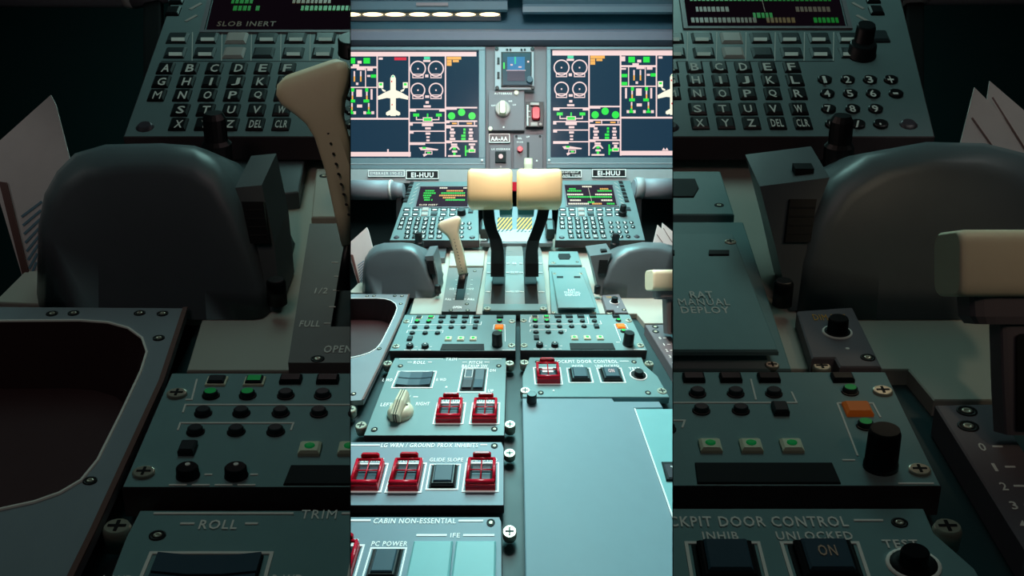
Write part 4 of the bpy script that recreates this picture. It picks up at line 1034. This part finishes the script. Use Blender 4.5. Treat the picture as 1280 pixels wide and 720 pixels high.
    placard('small black placard AA-AA below the cream rotary knob', (611, 167, 637.5, 178.5), [('AA-AA', 624, 173.4, 21, 5.4)], 1.05, 0)
    placard('left black placard EI-HUU under left display', (507.5, 212.8, 548.5, 224), [('EI-HUU', 528, 218.8, 28, 6.2)], 1.033, 0)
    placard('right black placard EI-HUU under right display', (740, 211.3, 782.5, 221.5), [('EI-HUU', 761, 216.6, 28, 6)], 1.033, 0)
    placard('grey placard with aircraft type under left display', (460, 212.5, 506, 221), [('EMBRAER 190-E2', 483, 216.8, 40, 3.6)], 1.033, 0, .02, 'stack_light')
    placard('dark small notice plate beside right cream grip', (698, 212.5, 727, 222), [('DO NOT PRESS AT', 712.5, 215.4, 22, 2), ('SAME TIME', 713, 219.4, 24, 2.6)], 1.033, 0, .02)
    # button panel
    t = thing('button_panel', 'grey panel with one white-dotted black square button', 'control panel', CEN, Q(625, 211, 1.05))
    up(t, 'faceplate', (612, 181.5, 639, 211), 1.042, .0095, 'stack_grey'); b = MB(); text(b, 'LG OVERRIDE', Wall(1.042), 626, 186.5, 23, 2, .0004); b.build('lettering', CEN, t)
    k = up(t, 'square_button', (619, 189, 632.5, 203), 1.038, .005, 'black_matte'); cyl(t, 'white_dot', 626, 195.5, 2.8, .002, 'px_white', d=1.038); cyl(t, 'screw', 626, 208.5, 1.2, .001, 'key_light', d=1.042)
    # gear lever panel
    t = thing('gear_panel', 'grey upright panel with slot and small cream landing gear lever', 'control panel', CEN, Q(660, 214, 1.05))
    up(t, 'faceplate', (642, 168.5, 678.5, 211), 1.042, .0095, 'stack_grey'); up(t, 'slot', (658.6, 177.5, 661.6, 200), 1.0412, .0015, 'dark_hole')
    b = MB(); c = Q(660.3, 206.5, 1.021); b.loft([rrect(c+ez*-.013, ex, n, .0095, .010, .4), rrect(c, ex, n, .0105, .011, .4), rrect(c+ez*.014, ex, n, .0098, .010, .4)], 'cream', smooth=False); b.build('lever_grip', CEN, t, 'cream lever grip')
    cyl(t, 'red_button', 650, 187, 3.8, .006, 'red_guard', d=1.042); b = MB(); text(b, 'DN LOCK', Wall(1.042), 650, 177.6, 8, 1.8, .0004); text(b, 'REL', Wall(1.042), 650, 173, 5, 2, .0004); text(b, 'UP', Wall(1.042), 660, 171, 4, 2, .0004); b.build('lettering', CEN, t)
    cyl(t, 'screw', 645.5, 170.5, 1.6, .001, 'dark_hole', d=1.042); cyl(t, 'screw', 675, 170.5, 1.6, .001, 'dark_hole', d=1.042); cyl(t, 'screw', 671, 201, 1.1, .001, 'white_print', d=1.042)
def centre_cover():
    pl = FM
    root = thing('centre_cover', 'grey cover with amber and black warning stripes between the keypads', 'cover', CEN, pl.pt(645, 302, -.03))
    plate(CEN, root, pl, [(606, 258), (690, 258), (691, 304), (600, 304)], -.012, .008, 'bezel_grey')
    for x0, x1 in ((622, 640), (646.5, 665)):
        b = MB(); q = [(x0, 266), (x1, 266), (x1+.5, 284), (x0-1, 284)]; f = quad(pl, q, -.011)
        b.slab(qrect(f, 0, 0, 1, 1, 0), pl.N, .002, 'stripe_amber', 0)
        for k in range(-3, 5):
            s = k*.25
            def cl(s, t): return f(min(1, max(0, s)), t, .0003)
            pts = []
            a0, a1 = s, s+.10; t0 = 0; sh = .8
            P = [(a0, 0), (a1, 0), (a1+sh, 1), (a0+sh, 1)]
            # clip to the plate
            def clip(P, ax, lim, keep):
                out = []
                for i in range(len(P)):
                    p, q2 = P[i-1], P[i]; ip, iq = keep(p[0], lim), keep(q2[0], lim)
                    if ip != iq: t = (lim-p[0])/(q2[0]-p[0]); out.append((lim, p[1]+t*(q2[1]-p[1])))
                    if iq: out.append(q2)
                return out
            P = clip(P, 0, 0, lambda a, l: a >= l); P = clip(P, 0, 1, lambda a, l: a <= l) if P else P
            if len(P) > 2: b.slab([f(a, t, .0004) for a, t in P], pl.N, .0005, 'black_plastic', 0)
        b.build('stripe_plate', CEN, root, 'amber and black striped plate')
    b = MB(); b.slab([pl.pt(x, y, -.0108) for x, y in [(618, 286.5), (672, 286.5), (672, 302), (617, 302)]], pl.N, .003, 'ledge', .0006)
    b.build('lower_plate', CEN, root)
    b = MB(); hb = -.0106
    b.line([pl.pt(632, 289.5, hb), pl.pt(640, 289.5, hb)], .0012, pl.N, 'white_print'); b.line([pl.pt(656, 288, hb), pl.pt(664, 288, hb)], .0014, pl.N, 'white_print'); text(b, 'TOUCH', pl, 603.5, 299.5, 9, 2, .002); b.build('lettering', CEN, root)
    for x in (606, 687.5):
        b = MB(); c = pl.pt(x, 287, .004); b.loft([rrect(c-pl.V*.016, pl.U, pl.N, .008, .011, .5), rrect(c+pl.V*.014, pl.U, pl.N, .009, .012, .5), rrect(c+pl.V*.028, pl.U, pl.N, .007, .008, .5)], 'black_plastic', smooth=False); b.build('side_latch', CEN, root)
    b = MB(); c = Q(643.5, 234, .95); b.loft([rrect(c+A([0, 0, -.009]), A([1., 0, 0]), A([0, 1., 0]), .006, .006), rrect(c+A([0, 0, .01]), A([1., 0, 0]), A([0, 1., 0]), .006, .006)], 'red_guard')
    b.build('red_latch', CEN, root)
def glareshield():
    root = thing('glareshield', 'blue-grey glareshield overhang above both displays', 'glareshield', CEN, Q(645, 57, 1.06))
    def ext(prof, x0, x1, m, name):
        b = MB(); a = [A([(x0-640)/FOC*1.05, y, (360-py)/FOC*y]) for py, y in prof]; c = [A([(x1-640)/FOC*1.05, y, (360-py)/FOC*y]) for py, y in prof]; b.loft([a, c], m); return b.build(name, CEN, root)
    ext([(57.5, 1.058), (50, 1.035), (40, 1.03), (36.5, 1.04), (36.5, 1.12), (57, 1.12)], 395, 890, 'shield_grey', 'lower_rail')
    ext([(36.4, 1.075), (18, 1.07), (-14, 1.05), (-14, 1.12), (36.4, 1.12)], 395, 890, 'shield_teal', 'recess')
    ext([(15, 1.03), (12, 1.02), (2, 1.012), (.8, 1.015), (-14, .98), (-14, 1.048), (15, 1.06)], 395, 634.5, 'lip_blue', 'upper_lip')
    ext([(17.8, 1.03), (15, 1.02), (8, 1.016), (5, 1.02), (1, 1.01), (-14, .98), (-14, 1.048), (17.8, 1.06)], 653, 890, 'lip_blue', 'upper_lip')
    ext([(-14.4, .97), (-14.4, 1.12), (-22, 1.12), (-22, .97)], 395, 890, 'lip_blue', 'light_blocker')  # added above the view, keeps the light behind out of the recess
    b = MB(); b.slab([Q(px, py, 1.012) for px, py in rc(520, 3, 560, 7)], A([0, -1., 0]), .004, 'stack_light', .0004); b.build('marker_strip', CEN, root)
    t = thing('light_strip', 'row of warm glowing lamps under the left glareshield lip', 'lamp', CEN, Q(530, 21, 1.05))
    upright(rc(395, 15.6, 626, 20.4), 1.05, .018, 'stack_light', 'housing', t)
    first = None
    for x in (438, 466, 494, 524, 553, 582, 612):
        if first is None:
            b = MB(); rings = []
            for k in np.linspace(-1, 1, 9):
                r = math.sqrt(max(.02, 1-k*k)); c = Q(x+k*12.5, 18, 1.047); rings.append([c+A([0, .004, 0])*r*math.cos(a)+A([0, 0, .0042])*r*math.sin(a) for a in np.linspace(0, 2*math.pi, 12, endpoint=False)])
            b.loft(rings, 'lamp_warm', smooth=True); first = b.build('lamp', CEN, t)
        else: clone(first, A([(x-438)/FOC*1.047, 0, 0]), t)

# ------------------------------------------------------------------ assemble
for F in (CEN, LEFT, RIGHT):
    pedestal(F)
    for side in ('left', 'right'):
        if F.bay and F.key != side: continue
        shelf(F, side); radio_panel(F, side); keypad_unit(F, side); palm_rest(F, side); papers(F, side); side_tube(F, side)
    if F.key != 'right': trim_panel(F); left_console(F); flap_gate(F); flap_lever(F); left_deck_panel(F)
    if F.key != 'left': door_panel(F); rat_cover(F); socket_panel(F); dimmer_panel(F); scale_panel(F); right_lever(F)
F = CEN
warning_panel(F); cabin_panel(F); blank_cover(F); small_bracket(F)
thrust_quadrant(F); thrust_lever(F, 'left'); thrust_lever(F, 'right'); centre_cover()
instrument_panel(); display('left'); display('right'); centre_stack(); glareshield()

# ------------------------------------------------------------------ trim every bay to its partition
bpy.context.view_layer.update()
KL, KR = 438.0, 841.0              # where the partitions stand, seen from the eye
def halfplanes(z):
    c = A([0, 0, EYE])
    def pl(px, sign): n = A([1., -(px-640)/FOC, 0]); return c, n/np.linalg.norm(n)*sign     # keeps n.(p-c) < 0
    return {'centre': [pl(KL+.55, -1), pl(KR-.55, 1)], 'left': [pl(KL-.55, 1)], 'right': [pl(KR+.55, -1)]}.get(z, [])
dead = []
for o in [o for o in C.objects if o.type == 'MESH']:
    hp = halfplanes(ZONE.get(o))
    w = WORLD[o]; P = A([v.co[:] for v in o.data.vertices])+w
    q = P-A([0, 0, EYE]); sx = 640+FOC*q[:, 0]/np.maximum(q[:, 1], .05); sy = 360-FOC*q[:, 2]/np.maximum(q[:, 1], .05)
    if sx.max() < -25 or sx.min() > 1305 or sy.max() < -25 or sy.min() > 745: dead.append(o); continue
    for c, n in hp:
        d = (P-c)@n
        if d.min() >= -1e-5: dead.append(o); break
        if d.max() <= 0: continue
        o.data = o.data.copy(); bm = bmesh.new(); bm.from_mesh(o.data)
        closed = all(e.is_manifold for e in bm.edges)
        r = bmesh.ops.bisect_plane(bm, geom=bm.verts[:]+bm.edges[:]+bm.faces[:], dist=1e-6, plane_co=tuple(c-w), plane_no=tuple(n), clear_outer=True)
        if closed:
            ed = [e for e in bm.edges if e.is_boundary]
            if ed: bmesh.ops.holes_fill(bm, edges=ed, sides=0)
        bm.to_mesh(o.data); bm.free()
        if len(o.data.vertices) < 3: dead.append(o); break
        P = A([v.co[:] for v in o.data.vertices])+w
def kill(o):
    for c in list(o.children): kill(c)
    bpy.data.objects.remove(o)
names = [o.name for o in dead]
GROUPS = {'radio_panel': 'radio panels', 'keypad_unit': 'keypad units', 'palm_rest': 'palm rests', 'flight_display': 'flight displays', 'paper_sheets': 'paper sheets', 'padded_tube': 'padded tubes', 'deck_plate': 'deck plates', 'control_lever': 'cream handled levers', 'placard': 'placards on the instrument panel'}
for o in C.objects:
    g = GROUPS.get(o.name.split('.')[0])
    if g and not o.parent: o['group'] = g
for nme in names:
    o = bpy.data.objects.get(nme)
    if o: kill(o)
for o in [o for o in C.objects if o.type == 'EMPTY' and not o.children]: bpy.data.objects.remove(o)

# ------------------------------------------------------------------ the setting
def struct(name, mb):
    o = mb.build(name, None); o['kind'] = 'structure'; return o
def wbox(x0, x1, y0, y1, z0, z1, m):
    b = MB(); p = [A([x0, y0, z0]), A([x1, y0, z0]), A([x1, y1, z0]), A([x0, y1, z0])]; return b.loft([p, [q+A([0, 0, z1-z0]) for q in p]], m)
YB = 1.20; TOP = 2.45
struct('floor', wbox(-2.2, 2.2, -1.0, YB+.1, -.05, 0, 'carpet'))
struct('wall_back', wbox(-2.2, 2.2, YB, YB+.1, 0, TOP, 'dark_lining'))
struct('wall_left', wbox(-2.2, -2.1, -1.0, YB, 0, TOP, 'dark_lining')); struct('wall_right', wbox(2.1, 2.2, -1.0, YB, 0, TOP, 'dark_lining'))
struct('wall_rear', wbox(-2.2, 2.2, -1.1, -1.0, 0, TOP, 'dark_lining')); struct('ceiling', wbox(-2.2, 2.2, -1.1, YB+.1, TOP, TOP+.05, 'dark_lining'))
for nm, px in (('light_baffle_left', KL), ('light_baffle_right', KR)):  # invented edge-on dividers, they keep the centre light out of the bays
    b = MB(); k0, k1 = (px-.45-640)/FOC, (px+.45-640)/FOC; y0, y1 = .255, YB-.001
    p = [A([k0*y0, y0, 0]), A([k1*y0, y0, 0]), A([k1*y1, y1, 0]), A([k0*y1, y1, 0])]; b.loft([p, [q+A([0, 0, TOP]) for q in p]], 'wall_paint'); struct(nm, b)

# ------------------------------------------------------------------ light
def area(name, loc, target, sx, sy, power, rgb):
    d = bpy.data.lights.new(name, 'AREA'); d.shape = 'RECTANGLE'; d.size = sx; d.size_y = sy; d.energy = power; d.color = rgb
    o = bpy.data.objects.new(name, d); C.objects.link(o); o.location = Vector(loc)+Vector((0, 0, EYE))
    o.rotation_euler = (Vector(target)-Vector(loc)).to_track_quat('-Z', 'Y').to_euler()
    return o
def spot(name, loc, target, ang, power, rgb, size=.03, blend=.6):
    d = bpy.data.lights.new(name, 'SPOT'); d.spot_size = math.radians(ang); d.spot_blend = blend; d.energy = power; d.color = rgb; d.shadow_soft_size = size
    o = bpy.data.objects.new(name, d); C.objects.link(o); o.location = Vector(loc)+Vector((0, 0, EYE))
    o.rotation_euler = (Vector(target)-Vector(loc)).to_track_quat('-Z', 'Y').to_euler()
area('overhead_light', (0, .62, 1.0), (0, .48, -.1), .38, .40, 8.5, (.42, 1., .97))
area('windscreen_light', (0, .93, .88), (0, .58, .0), .5, .16, 7, (.36, 1., 1.))
area('front_light', (0, .40, .60), (0, 1.05, .16), .22, .16, 2.7, (1., .86, .82))
spot('grip_fill', (0, .36, .36), (0, .60, .135), 34, 4.2, (1., .78, .54), .05)  # added warm spot that brightens only the grips, no fixture there
spot('yaw_knob_fill', (.06, .46, .85), (-.09, .43, -.12), 17, 9, (1., .70, .62), .04, 1.)  # added warm spot on the yaw knob, not a cockpit lamp
spot('lever_fill', (.03, .30, .27), (.20, .52, .0), 26, 2.0, (1., .84, .62), .03)  # added spot to brighten the cream block grip
spot('deck_light', (-.05, .50, .60), (.18, .60, -.02), 34, 4., (1., .84, .70), .05)
spot('paper_fill', (.08, .42, .45), (-.275, .70, .085), 16, 3.2, (1., .97, .95))  # added spot, lifts the left sheets to white
spot('paper_fill', (-.08, .42, .45), (.255, .70, .09), 14, 3.2, (1., .97, .95))  # added spot, does the same for the right sheets
area('left_bay_light', (-.40, .44, 1.1), (-.34, .36, -.12), .4, .3, 2.5, (.52, 1., .92))
area('right_bay_light', (.40, .44, 1.1), (.34, .36, -.12), .4, .3, 2.5, (.52, 1., .92))
area('left_bay_fill', (-.36, .04, .35), (-.40, .5, -.1), .2, .2, .09, (1., .72, .72))
area('right_bay_fill', (.36, .04, .35), (.40, .5, -.1), .2, .2, .09, (1., .72, .66))
spot('left_lever_fill', (-.24, .10, .50), (-.175, .403, .15), 26, .5, (1., .84, .55))  # added spot on the cream T-handled lever, no source of its own
spot('left_paper_fill', (-.80, .20, .32), (-.52, .44, .12), 24, .35, (1., .96, .92))  # added spot to lift the left bay sheets
spot('right_lever_fill', (.60, .03, .26), (.41, .34, .03), 34, .5, (1., .84, .58))  # added spot on the right bay's block grip, no source of its own
spot('right_paper_fill', (.80, .16, .40), (.52, .45, .15), 24, .5, (1., .96, .92))  # added spot to lift the right bay sheets
w = bpy.data.worlds.new('world'); bpy.context.scene.world = w; w.use_nodes = True
w.node_tree.nodes['Background'].inputs[0].default_value = (.03, .05, .055, 1); w.node_tree.nodes['Background'].inputs[1].default_value = 1

# ------------------------------------------------------------------ camera
cd = bpy.data.cameras.new('camera'); cam = bpy.data.objects.new('camera', cd); C.objects.link(cam)
cam.location = (0, 0, EYE); cam.rotation_euler = (math.pi/2, 0, 0)
cd.sensor_fit = 'HORIZONTAL'; cd.sensor_width = 36; cd.lens = FOC/1280*36; cd.clip_start = .01
sc = bpy.context.scene; sc.camera = cam
sc.view_settings.view_transform = 'Standard'; sc.view_settings.look = 'None'; sc.view_settings.exposure = 0; sc.view_settings.gamma = 1; sc.view_settings.use_curve_mapping = False
